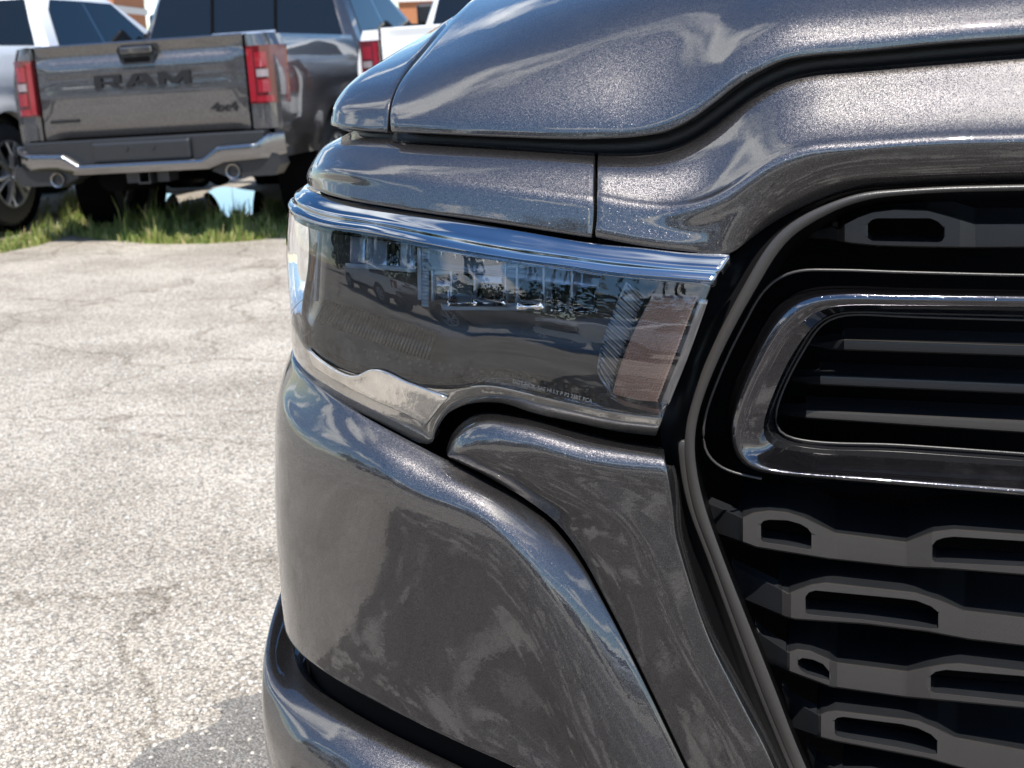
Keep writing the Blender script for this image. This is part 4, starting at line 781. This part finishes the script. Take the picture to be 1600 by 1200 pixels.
def pickup(name, label, paintm, group=None, letters=True, bumper=BCHROME, wheels=ALLOY):
    root = empty(name, label, 'pickup truck', group=group)
    Lg, WB0, WB1 = 5.85, 1.22, 4.89
    xs = lambda z: np.interp(z, [.45, .62, .80, .98, 1.10, 1.20, 1.30, 1.38, 1.43], [.955, .985, 1.005, 1.012, 1.018, 1.008, .985, .968, .945])
    def arch(y, r=.50):
        z = .58
        for c in (WB0, WB1):
            if abs(y-c) < r: z = max(z, .42+math.sqrt(r*r-(y-c)**2)*.98)
        return z
    def side(nm, y0, y1, ztop, sgn, mm, par):
        ys = sorted(set(np.linspace(y0, y1, max(3, int((y1-y0)/.06))).tolist()+[c+d for c in (WB0, WB1) for d in (-.5, -.497, -.48, -.45, .45, .48, .497, .5) if y0 < c+d < y1]))
        G = []
        for q in range(15):
            r = []
            for y in ys:
                zb = arch(y); zt = ztop(y) if callable(ztop) else ztop; z = zb+(zt-zb)*q/14
                fl = 0
                for c in (WB0, WB1):
                    d = math.hypot(y-c, z-.42)
                    if d < .62: fl = max(fl, .03*min(1, (.62-d)/.10))
                tp = 1-.10*max(0, (y-5.2)/.65)**2-.02*max(0, (.3-y)/.3)**2
                r.append((sgn*(xs(z)*tp+fl), y, z))
            G.append(r)
        G = np.array(G); V = G.reshape(-1, 3).tolist(); F = grid_faces(*G.shape[:2]); n = len(V); a, b = G.shape[:2]
        # turned-in lips at arch and top
        V += [(p[0]-sgn*.08, p[1], p[2]) for p in G[0]]+[(p[0]-sgn*.07, p[1], p[2]+.01) for p in G[-1]]
        F += [(j, j+1, n+j+1, n+j) for j in range(b-1)]+[((a-1)*b+j, (a-1)*b+j+1, n+b+j+1, n+b+j) for j in range(b-1)]
        V += [(p[0]-sgn*.06, p[1], p[2]) for p in G[:, 0]]+[(p[0]-sgn*.06, p[1], p[2]) for p in G[:, -1]]; k = n+2*b
        F += [(i*b, (i+1)*b, k+i+1, k+i) for i in range(a-1)]+[(i*b+b-1, (i+1)*b+b-1, k+a+i+1, k+a+i) for i in range(a-1)]
        o = mobj(nm, V, F, mm, par, True, 35); bm = bmesh.new(); bm.from_mesh(o.data); bmesh.ops.recalc_face_normals(bm, faces=bm.faces); bm.to_mesh(o.data); bm.free(); return o
    for s in (-1, 1):
        side('bed_side', .06, 2.02, 1.425, s, paintm, root)
        side('cab_side', 2.045, 4.36, 1.40, s, paintm, root)
        side('front_fender', 4.375, 5.70, lambda y: 1.36-.10*max(0, (y-4.9)/.8)**2, s, paintm, root)
        for (ya, yb) in ((2.10, 3.10), (3.12, 4.22)):                                  # doors: shut-line strips and handles
            MB().box(s*1.012-.02, s*1.012+.004, yb-.006, yb+.006, .62, 1.38).build('door_seam', DEEP, root)
            MB().box(s*1.0, s*1.0+s*.045, ya+.12, ya+.34, 1.16, 1.20, .012).build('door_handle', paintm, root)
        mm_ = MB().box(s*1.03, s*1.24, 3.93, 4.02, 1.52, 1.72, .03).build('wing_mirror', BLACKP, root)
        MB().box(min(s*.95, s*1.08), max(s*.95, s*1.08), 3.95, 4.0, 1.40, 1.54).build('mirror_arm', BLACKP, mm_)
        # wheel arch lining
        for c in (WB0, WB1): MB().lathe([(-.16, .49), (.16, .49)], 28, 'x', (s*.83, c, .43)).build('arch_liner', DEEP, root, True)
    # bed floor, inner walls
    b = MB(); b.box(-.90, .90, .12, 2.0, .80, .86); b.box(-.90, -.80, .12, 2.0, .86, 1.40); b.box(.80, .90, .12, 2.0, .86, 1.40); b.box(-.80, .80, 1.95, 2.0, .86, 1.40); b.build('bed_liner', BLACKP, root)
    # tailgate: shaped panel
    zz = [.785, .80, .86, .97, 1.06, 1.10, 1.14, 1.22, 1.28, 1.315, 1.33, 1.37, 1.405, 1.425, 1.435, 1.435]; yy = [.045, .025, .016, .010, .008, .006, .012, .012, .006, .020, .034, .030, .014, .012, .026, .10]
    G = []
    for z, y in zip(zz, yy):
        r = []
        for x in np.linspace(-.775, .775, 33):
            e = max(0, (abs(x)-.66)/.115); yb = .012
            r.append((x, (y if e == 0 else y*(1-min(1, e))+yb*min(1, e)) if z < 1.40 else y, z))
        G.append(r)
    G = np.array(G); V = G.reshape(-1, 3); F = grid_faces(*G.shape[:2])
    tgt = mobj('tailgate', V, F, paintm, root, True, 60); bm = bmesh.new(); bm.from_mesh(tgt.data); bmesh.ops.recalc_face_normals(bm, faces=bm.faces)
    if sum((f.normal.y*f.calc_area() for f in bm.faces)) > 0: bmesh.ops.reverse_faces(bm, faces=bm.faces)
    bm.to_mesh(tgt.data); bm.free()
    MB().box(-.775, .775, .06, .10, .79, 1.42).build('tailgate_inner', DEEP, tgt)
    hp = [(-.13, 1.395), (.13, 1.395), (.145, 1.37), (.115, 1.275), (-.115, 1.275), (-.145, 1.37)]
    MB().prism(hp, -.012, .04).build('handle', GLOSSB, tgt); MB().box(-.10, .10, -.016, .03, 1.285, 1.325, .008).build('handle_recess', DEEP, tgt)
    MB().box(-.12, .12, -.02, .03, 1.345, 1.392, .01).build('handle_bar', paintm, tgt)
    ry = Matrix.Translation((0, -.001, 1.165)) @ Matrix.Rotation(rad(90), 4, 'X')
    if letters:
        LT_ = mat('black_letters', (.016, .016, .018), .7, spec=.2)
        hgt, wd_ = .085, .20
        def poly_letter(polys, x0):
            m = MB()
            for p in polys: m.prism([(x0+a*wd_, 1.125+b_*hgt) for a, b_ in p], -.006, .012)
            return m.build('letter', LT_, tgt)
        poly_letter([[(0, 0), (.28, 0), (.28, 1), (0, 1)], [(.28, .78), (1, .78), (1, 1), (.28, 1)], [(.72, .42), (1, .42), (1, .78), (.72, .78)], [(.28, .32), (1, .32), (1, .5), (.28, .5)], [(.45, .32), (.72, 0), (1.04, 0), (.76, .32)]], -.345)
        poly_letter([[(0, 0), (.28, 0), (.62, 1), (.34, 1)], [(.88, 0), (1.16, 0), (.82, 1), (.54, 1)], [(.26, .2), (.9, .2), (.8, .42), (.36, .42)]], -.115)
        poly_letter([[(0, 0), (.26, 0), (.26, 1), (0, 1)], [(.94, 0), (1.2, 0), (1.2, 1), (.94, 1)], [(.0, 1), (.30, 1), (.68, .3), (.68, 0), (.5, 0)], [(1.2, 1), (.9, 1), (.52, .3), (.52, 0), (.7, 0)]], .135)
        text_mesh('badge', '4x4', .085, LT_, tgt, Matrix.Translation((.60, .006, .945)) @ Matrix.Rotation(rad(90), 4, 'X'), bold=.003, sx=1.55)
        MB().box(-.72, -.50, -.002, .02, .90, .922, .004).build('badge', LT_, tgt)
    for x in (-.785, .785): MB().box(x-.006, x+.006, .03, .08, .78, 1.43).build('tailgate_gap', DEEP, root)
    # corner posts with tail lights
    for s in (-1, 1):
        P = [(.795, .012), (.90, .022), (.955, .05), (.985, .10), (1.0, .17)]; G = []
        for z in np.linspace(.785, 1.425, 12): G.append([(s*(a-(.0 if z < 1.3 else (z-1.3)*.35)*(a > .85)), y, z) for a, y in P])
        G = np.array(G); mobj('corner_post', G.reshape(-1, 3), grid_faces(*G.shape[:2]), paintm, root, True)
        def lamp(nm, x0, x1, z0, z1, pr, mm, par):
            G = []
            for z in np.linspace(z0, z1, 6): G.append([(s*x, np.interp(x, [.79, .90, .955, .99, 1.03], [.0, .012, .038, .10, .21])-pr, z) for x in np.linspace(x0, x1, 8)])
            G = np.array(G); V = G.reshape(-1, 3).tolist(); n = len(V); F = grid_faces(6, 8); V += [(p[0]*.99, p[1]+.06, p[2]) for p in V]
            lp = list(range(8))+[8*i+7 for i in range(1, 6)]+list(range(46, 39, -1))+[8*i for i in range(4, 0, -1)]
            F += [(lp[k], lp[(k+1) % len(lp)], lp[(k+1) % len(lp)]+n, lp[k]+n) for k in range(len(lp))]
            o = mobj(nm, V, F, mm, par, False); bm = bmesh.new(); bm.from_mesh(o.data); bmesh.ops.recalc_face_normals(bm, faces=bm.faces); bm.to_mesh(o.data); bm.free(); return o
        tl = lamp('tail_light', .80, 1.02, .955, 1.345, .012, REDD, root)
        lamp('lamp_edge', .806, .845, .97, 1.325, .018, REDL, tl); lamp('lamp_cell', .858, .935, 1.20, 1.30, .018, REDL, tl); lamp('lamp_cell', .862, .94, 1.135, 1.185, .018, WLENS, tl); lamp('lamp_cell', .865, .945, 1.03, 1.115, .018, REDL, tl); lamp('lamp_edge', .85, .96, .965, 1.005, .016, REDL, tl)
    # step bumper: lowered centre, chrome bar over a dark pad
    def bar(xa, xb, f): return [(x, f(x)) for x in np.linspace(xa, xb, 61)]
    ztop = lambda x: np.interp(abs(x), [0, .46, .58, .86, .93, 1.02], [.605, .605, .685, .695, .75, .75]); zbot = lambda x: np.interp(abs(x), [0, .50, .62, .96, 1.02], [.535, .535, .575, .59, .61])
    G = []
    for x in np.linspace(-1.02, 1.02, 103):
        t, b_ = ztop(x), zbot(x); yo = -.17+.16*max(0, (abs(x)-.80)/.22)**2.2
        G.append([(x, yo+.10, t+.004), (x, yo+.02, t+.004), (x, yo+.004, t-.004), (x, yo, t-.018), (x, yo+.004, (t+b_)/2), (x, yo+.012, b_+.02), (x, yo+.022, b_+.004), (x, yo+.06, b_)])
    G = np.array(G); bo = mobj('bumper', G.reshape(-1, 3), grid_faces(*G.shape[:2]), bumper, root, True, 50); bm = bmesh.new(); bm.from_mesh(bo.data); bmesh.ops.recalc_face_normals(bm, faces=bm.faces)
    if sum(f.normal.y*f.calc_area() for f in bm.faces) > 0: bmesh.ops.reverse_faces(bm, faces=bm.faces)
    bm.to_mesh(bo.data); bm.free()
    pd = MB(); pd.box(-.90, .90, -.09, .06, .56, .775, .01); pd.box(-.37, .37, -.125, -.08, .61, .755, .02); pd.build('bumper_pad', BLACKP, bo)
    for x in (-.10, .10): MB().lathe([(-.01, 0), (-.01, .012), (.02, .014)], 10, 'y', (x, -.125, .705)).build('plate_bolt', BLACKP, bo)
    for s in (-1, 1): MB().prism([(s*.55, .57), (s*.98, .61), (s*1.0, .54), (s*.95, .47), (s*.62, .47), (s*.5, .52)], -.10, .10).build('bumper_valance', BLACKP, bo)
    for x in (-.66, .66):
        MB().lathe([(.25, .043), (-.06, .043), (-.064, .052), (.0, .056), (.25, .056)], 20, 'y', (x, -.06, .51)).build('exhaust_tip', TIP, root, True, 40)
        MB().lathe([(.06, .0), (.06, .045)], 16, 'y', (x, -.06, .51)).build('exhaust_bore', DEEP, root)
    hb_ = MB(); hb_.box(-.045, .045, -.12, .3, .455, .465); hb_.box(-.045, .045, -.12, .3, .535, .545); hb_.box(-.045, -.035, -.12, .3, .465, .535); hb_.box(.035, .045, -.12, .3, .465, .535); hb_.box(-.16, -.07, -.06, .1, .46, .54); hb_.box(.07, .16, -.06, .1, .46, .54); hb_.build('hitch_receiver', BLACKP, root)
    MB().lathe([(-.09, .0), (-.06, .08), (0, .11), (.06, .08), (.1, 0)], 16, 'y', (0, 1.22, .42)).build('axle_casing', DEEP, root, True)
    ax = MB(); ax.tube([(-.8, 1.22, .42), (.8, 1.22, .42)], .05); ax.build('rear_axle', DEEP, root)
    ch = MB(); ch.box(-.85, .85, .2, 5.5, .56, .78); ch.box(-.88, .88, 1.75, 4.4, .38, .50); ch.tube([(-.35, .1, .50), (-.35, .75, .46)], .11, 12); ch.build('chassis', DEEP, root)
    for s in (-1, 1):
        wheel_into(root, s*.86, WB0, s); wheel_into(root, s*.86, WB1, s)
    # cab greenhouse
    z0, z1 = 1.40, 1.93
    def ring(z):
        t = (z-z0)/(z1-z0); y_r = 2.06+.14*t; y_f = 4.62-1.05*t; xw = .965-.20*t; return y_r, y_f, xw
    cab = MB(); n = 8; V = []; lv = [1.38, 1.44, 1.84, 1.89, 1.925, 1.935]
    for z in lv:
        yr, yf, xw = ring(min(z, 1.93)); ins = 0 if z < 1.88 else (z-1.88)*1.2
        yr += ins; yf -= ins*3; xw -= ins*1.0
        c = .07; V.append([(-xw, yr+c), (-xw+c, yr), (xw-c, yr), (xw, yr+c), (xw, yf-.1), (xw-.12, yf), (-xw+.12, yf), (-xw, yf-.1)])
    G = np.array([[(x, y, z) for x, y in r] for r, z in zip(V, lv)]); vv = G.reshape(-1, 3).tolist(); F = [(i*8+j, i*8+(j+1) % 8, (i+1)*8+(j+1) % 8, (i+1)*8+j) for i in range(len(lv)-1) for j in range(8)]+[tuple(40+j for j in range(8))]
    cabo = mobj('cab', vv, F, paintm, root, True, 40); bm = bmesh.new(); bm.from_mesh(cabo.data); bmesh.ops.recalc_face_normals(bm, faces=bm.faces); bm.to_mesh(cabo.data); bm.free()
    def pane(nm, pts, mm=CGLASS, th=.012, par=cabo):
        P = [Vector(p) for p in pts]; nrm = (P[1]-P[0]).cross(P[2]-P[0]).normalized(); c = Vector((0, 3.2, 1.65)); ce = sum(P, Vector())/len(P)
        if nrm.dot(ce-c) < 0: nrm = -nrm
        k = len(P); v = [tuple(p+nrm*.006) for p in P]+[tuple(p-nrm*.02) for p in P]
        o = mobj(nm, v, [tuple(range(k)), tuple(range(2*k-1, k-1, -1))]+[(i, (i+1) % k, (i+1) % k+k, i+k) for i in range(k)], mm, par, False); bm = bmesh.new(); bm.from_mesh(o.data); bmesh.ops.recalc_face_normals(bm, faces=bm.faces); bm.to_mesh(o.data); bm.free(); return o
    def onrear(x, z, d=0): yr, yf, xw = ring(z); return (x, yr-d, z)
    pane('rear_window', [onrear(-.86, 1.435), onrear(.86, 1.435), onrear(.75, 1.83), onrear(-.75, 1.83)])
    bar_ = [onrear(-.28, 1.49, .012), onrear(.28, 1.49, .012), onrear(.28, 1.508, .012), onrear(-.28, 1.508, .012)]; pane('window_rail', bar_, ALLOY)
    for x in (-.28, .28): pane('window_divider', [onrear(x-.012, 1.44, .008), onrear(x+.012, 1.44, .008), onrear(x+.012, 1.82, .008), onrear(x-.012, 1.82, .008)], DEEP)
    for s in (-1, 1):
        def sd(y, z): return (s*(ring(z)[2]), y, z)
        pane('side_window', [sd(2.30, 1.43), sd(3.10, 1.43), sd(3.02, 1.83), sd(2.50, 1.83), sd(2.40, 1.74)])
        pane('side_window', [sd(3.18, 1.43), sd(4.22, 1.43), sd(3.62, 1.82), sd(3.10, 1.83)])
        pane('window_divider', [sd(3.11, 1.43), sd(3.17, 1.43), sd(3.09, 1.83), sd(3.03, 1.83)], GLOSSB)
    def fr(x, z): yr, yf, xw = ring(z); return (x, yf+.004, z)
    pane('windshield', [fr(-.80, 1.44), fr(.80, 1.44), fr(.68, 1.83), fr(-.68, 1.83)])
    # hood and plain front
    G = []
    for y, z in ((4.50, 1.40), (5.0, 1.36), (5.45, 1.31), (5.70, 1.24), (5.78, 1.16)): G.append([(x, y-.08*(abs(x)/.9)**3, z-.06*(abs(x)/.9)**4+.02*(abs(x) < .6)) for x in np.linspace(-.92, .92, 15)])
    G = np.array(G); ho = mobj('hood', G.reshape(-1, 3), grid_faces(*G.shape[:2]), paintm, root, True, 60)
    if sum(p.normal.z for p in ho.data.polygons) < 0: ho.data.flip_normals()
    fb = MB(); fb.box(-.93, .93, 5.5, 5.76, .95, 1.17, .04); fb.box(-.95, .95, 5.5, 5.84, .45, .78, .05); fb.build('front_fascia', paintm, root)
    gr = MB(); gr.box(-.52, .52, 5.7, 5.80, .72, 1.12, .03)
    for k in range(5): gr.box(-.50, .50, 5.79, 5.83, .76+k*.07, .785+k*.07)
    gr.build('grille', BLACKP, root)
    for s in (-1, 1): MB().box(min(s*.54, s*.93), max(s*.54, s*.93), 5.6, 5.79, .92, 1.12, .03).build('headlight', DCHROME, root)
    return root
def tree_children(o): return [c for c in bpy.data.objects if c.parent == o]
def copy_tree(o, parent=None, swap=None):
    c = o.copy(); COL.objects.link(c); c.parent = parent
    if swap and o.type == 'MESH' and o.data.materials and o.data.materials[0] == swap[0]:
        key = (o.data.name, swap[1].name)
        if key not in _meshes: d = o.data.copy(); d.materials[0] = swap[1]; _meshes[key] = d
        c.data = _meshes[key]
    for ch in tree_children(o): copy_tree(ch, c, swap)
    return c
_meshes = {}
def place(o, u, v, z, yaw, tilt=0.0, dist=None, zoff=0.0, pitch=0.0):
    p = at_y(u, v, dist); o.location = (p[0], p[1], zoff); o.rotation_euler = (pitch, tilt, yaw)
    return o
charcoal = pickup('pickup_truck', 'charcoal pickup truck seen from behind, chrome step bumper, parked on the grass edge', PAINTB)
charcoal.location = (-2.64, 10.4, -.02); charcoal.scale = (1.06, 1.06, 1.06); charcoal.rotation_euler = (0, rad(-1.6), rad(-10.8))
white1 = copy_tree(charcoal, None, (PAINTB, WHITE)); white1.scale = (1, 1, 1); white1['label'] = 'white pickup truck cut off by the picture edge, large alloy rear wheel showing'
white1.location = (-5.24, 10.3, .07); white1.rotation_euler = (0, rad(-1.0), rad(-12))
white2 = copy_tree(charcoal, None, (PAINTB, WHITE)); white2.scale = (1, 1, 1); white2['label'] = 'white pickup truck bed and red tail light behind the charcoal truck and the near hood'
white2.location = (-.15, 11.1, .13)

# front wheel of the near truck, under the fender behind the bumper corner
wr = bpy.data.objects.new('wheel_carrier', None)
_c = on_plan(1.38, -.16, 0); _j = int((1.38-_s[0])/.002); _wm = Matrix.Translation((_c[0], _c[1], 0)) @ Matrix.Rotation(math.atan2(-PN[_j][1], -PN[_j][0]), 4, 'Z')
_before = set(bpy.data.objects)
wheel_into(NEAR, 0, 0, -1)
for ob in set(bpy.data.objects)-_before:
    if ob.parent == NEAR: ob.matrix_local = _wm
bpy.data.objects.remove(wr)
fix_parent(NEAR)
# ================================================================== BUILDING, TREES, GRASS
BRICK = mat('orange_wall', (.42, .17, .075), .85, vary=(3, .15), bump=(30, .2, .01)); TRIM = mat('pale_trim', (.70, .68, .64), .7)
for (xa, xb, lab) in ((-14.0, -9.2, 'orange walled building with pale trim seen between the two left trucks'), (-2.4, 6.0, 'orange walled building behind the mirror of the charcoal truck and the white bed')):
    xc = (xa+xb)/2; hw = (xb-xa)/2; bl = empty('building', lab, 'building', (xc, 34, 0))
    MB().box(-hw, hw, 0, 3, 0, 3.5).build('wall', BRICK, bl); MB().box(-hw-.05, hw+.05, -.08, 3.05, 2.62, 2.78).build('trim', TRIM, bl); MB().box(-hw-.2, hw+.2, -.2, 3.2, 3.5, 3.7).build('roof', TRIM, bl)
    for k in (-1, 1):
        w_ = MB().box(k*hw*.5-.8, k*hw*.5+.8, -.03, .1, 1.0, 2.3).build('window', CGLASS, bl); MB().box(k*hw*.5-.88, k*hw*.5+.88, -.06, .0, .9, 1.0).build('sill', TRIM, w_)
WATER = mat('puddle_water', (.02, .022, .02), .02, spec=.8, coat=1.0)
for pp in ([(318, 303), (340, 293), (380, 296), (410, 304), (412, 326), (385, 337), (345, 336), (325, 322)], [(222, 308), (250, 303), (274, 305), (280, 322), (240, 328)]):
    Q = smooth_poly([(a, b) for a, b in pp+[pp[0]]], 40)[:-1]; v_ = [at_z(u, v, .004) for u, v in Q]
    o = mobj('puddle', v_, [tuple(range(len(v_)))], WATER, None, False); o['kind'] = 'structure'; o['label'] = 'puddle under the charcoal truck mirroring the sky'
BARK = mat('bark', (.10, .075, .055), .9, bump=(20, .5, .02), vary=(6, .3))
def leafmat(nm, c):
    m = mat(nm, c, .55); nt = m.node_tree; b = nt.nodes['Principled BSDF']; gm = nt.nodes.new('ShaderNodeNewGeometry'); r = nt.nodes.new('ShaderNodeValToRGB')
    r.color_ramp.elements[0].color = (*[x*.55 for x in c], 1); r.color_ramp.elements[1].color = (*[x*1.6 for x in c], 1); nt.links.new(gm.outputs['Random Per Island'], r.inputs[0]); nt.links.new(r.outputs[0], b.inputs['Base Color']); return m
LEAF = [leafmat('leaf_dark', (.035, .060, .022)), leafmat('leaf_mid', (.055, .085, .030))]
def crown_mesh(seed, h, rx, n=2600):
    r = np.random.default_rng(seed); cl = r.normal(size=(26, 3)); cl /= np.linalg.norm(cl, axis=1, keepdims=True); cl *= (r.random((26, 1))**.4); cl *= np.array([rx, rx, h*.34]); cl[:, 2] += h*.64
    k = r.integers(0, 26, n); d = r.normal(size=(n, 3)); d /= np.linalg.norm(d, axis=1, keepdims=True); c = cl[k]+d*(rx*.34*r.random((n, 1))**.45)
    a = r.normal(size=(n, 3)); a /= np.linalg.norm(a, axis=1, keepdims=True); b = np.cross(a, r.normal(size=(n, 3))); b /= np.linalg.norm(b, axis=1, keepdims=True); s = .16+.16*r.random((n, 1))
    V = np.stack([c-a*s, c+b*s*.6, c+a*s, c-b*s*.6], 1).reshape(-1, 3); F = (np.arange(n)*4)[:, None]+np.arange(4)[None]
    return V, F
def tree(x, y, h, rx, seed, label, group):
    t = empty('tree', label, 'tree', (x, y, 0), group); V, F = crown_mesh(seed, h, rx); mobj('crown', V, F, LEAF[seed % 2], t, False)
    m = MB(); m.tube([(0, 0, -.1), (.05, .03, h*.25), (.0, .1, h*.5), (.05, .05, h*.75)], [.22, .17, .12, .05], 8)
    for k in range(5):
        a = k*1.3+seed; m.tube([(.03, .03, h*(.28+.05*k)), (math.cos(a)*rx*.4, math.sin(a)*rx*.4, h*(.45+.05*k)), (math.cos(a)*rx*.7, math.sin(a)*rx*.7, h*(.58+.05*k))], [.09, .06, .02], 6)
    m.build('trunk', BARK, t, True); return t
# trees and trucks across the lot: the ones mirrored in the headlight and paint
TX = [(-26, -20, 8.0), (-19, -24, 9.5), (-33, -12, 9), (-36, -2, 8.5), (-15, -33, 5.5)]
VV = []; FF = []; nv = 0
for i, (x, y, h) in enumerate(TX):
    for k in range(2):
        V, F = crown_mesh(40+i*2+k, h*(1-.25*k), h*.5, 1500); V = V+np.array([x+k*3.1, y-k*1.5, -h*.12]); VV.append(V); FF.append(F+nv); nv += len(V)
o = mobj('treeline', np.concatenate(VV).tolist(), np.concatenate(FF).tolist(), LEAF[0], None, False); o['kind'] = 'stuff'; o['label'] = 'dark leafy treeline across the lot, mirrored in the headlight'
for (x, y, yw, mm, lb) in ((-10.5, -3.5, 62, WHITE, 'white pickup truck mirrored at the left end of the headlight lens'), (-8.8, -9.5, 20, None, 'dark pickup truck mirrored at the outer end of the headlight lens'), (-4.9, -12, 16, WHITE, 'white pickup truck mirrored in the middle of the headlight lens'), (-1.2, -13.5, 10, None, 'dark pickup truck mirrored beside the white one in the headlight lens'), (2.4, -14.5, 6, None, 'dark pickup truck mirrored near the turn signal'), (6.6, -15, 2, WHITE, 'white pickup truck mirrored in the grille side paint')):
    c = copy_tree(charcoal, None, (PAINTB, mm) if mm else None); c.location = (x, y, 0); c.rotation_euler = (0, 0, rad(yw)); c.scale = (1, 1, 1); c['label'] = lb; c['group'] = 'trucks mirrored in the headlight'
# grass verge in front of the charcoal truck
def grass():
    n = 26000; edge = np.array([(-40, 408), (0, 400), (60, 388), (110, 372), (150, 378), (200, 384), (260, 386), (330, 385), (390, 381), (450, 374), (520, 368)], float)
    V = []; F = []; C = []
    r = np.random.default_rng(3); cl = [(r.uniform(-40, 520), r.random()**1.6) for _ in range(420)]
    for i in range(n):
        cu, cf = cl[r.integers(0, 420)]; u = cu+r.normal(0, 9); f = abs(cf+r.normal(0, .05))
        ve = np.interp(u, edge[:, 0], edge[:, 1]); v = ve-4-f*66
        if v < 318: continue
        if u < 95 and f > .25 and r.random() < .93: continue
        if 316 < u < 416 and v < 344: continue
        if 222 < u < 284 and v < 330: continue
        p = at_z(u, v); h = (.025+.08*r.random()**2)*(1 if f < .2 else 1.4)*(2.0 if (i % 37) == 0 else 1.0)*(.55+.9*abs(math.sin(u*.071)*math.cos(u*.023+1))); a = r.random()*6.283; w = .004+.004*r.random(); ln = h*.55*r.random(); b = r.random()*6.283
        d = np.array([math.cos(a)*w, math.sin(a)*w, 0]); e = np.array([math.cos(b)*ln, math.sin(b)*ln, 0]); k = len(V)
        V += [p-d, p+d, p+d*.7+e*.35+[0, 0, h*.6], p-d*.7+e*.35+[0, 0, h*.6], p+e+[0, 0, h]]; F += [(k, k+1, k+2, k+3), (k+3, k+2, k+4)]
    m = mat('grass_blade', (.10, .16, .03), .6); nt = m.node_tree; b = nt.nodes['Principled BSDF']; gm = nt.nodes.new('ShaderNodeNewGeometry'); rr = nt.nodes.new('ShaderNodeValToRGB'); e = rr.color_ramp.elements
    e[0].color = (.09, .16, .025, 1); e[1].color = (.46, .38, .18, 1); q = e.new(.62); q.color = (.24, .29, .06, 1); nt.links.new(gm.outputs['Random Per Island'], rr.inputs[0]); nt.links.new(rr.outputs[0], b.inputs['Base Color'])
    o = mobj('grass', V, F, m, None, False); o['kind'] = 'stuff'; o['label'] = 'rough grass along the verge in front of the trucks'
grass()
print('OSIL', osil(447, 440), OB, OL, osil(477, 285), osil(514, 192))
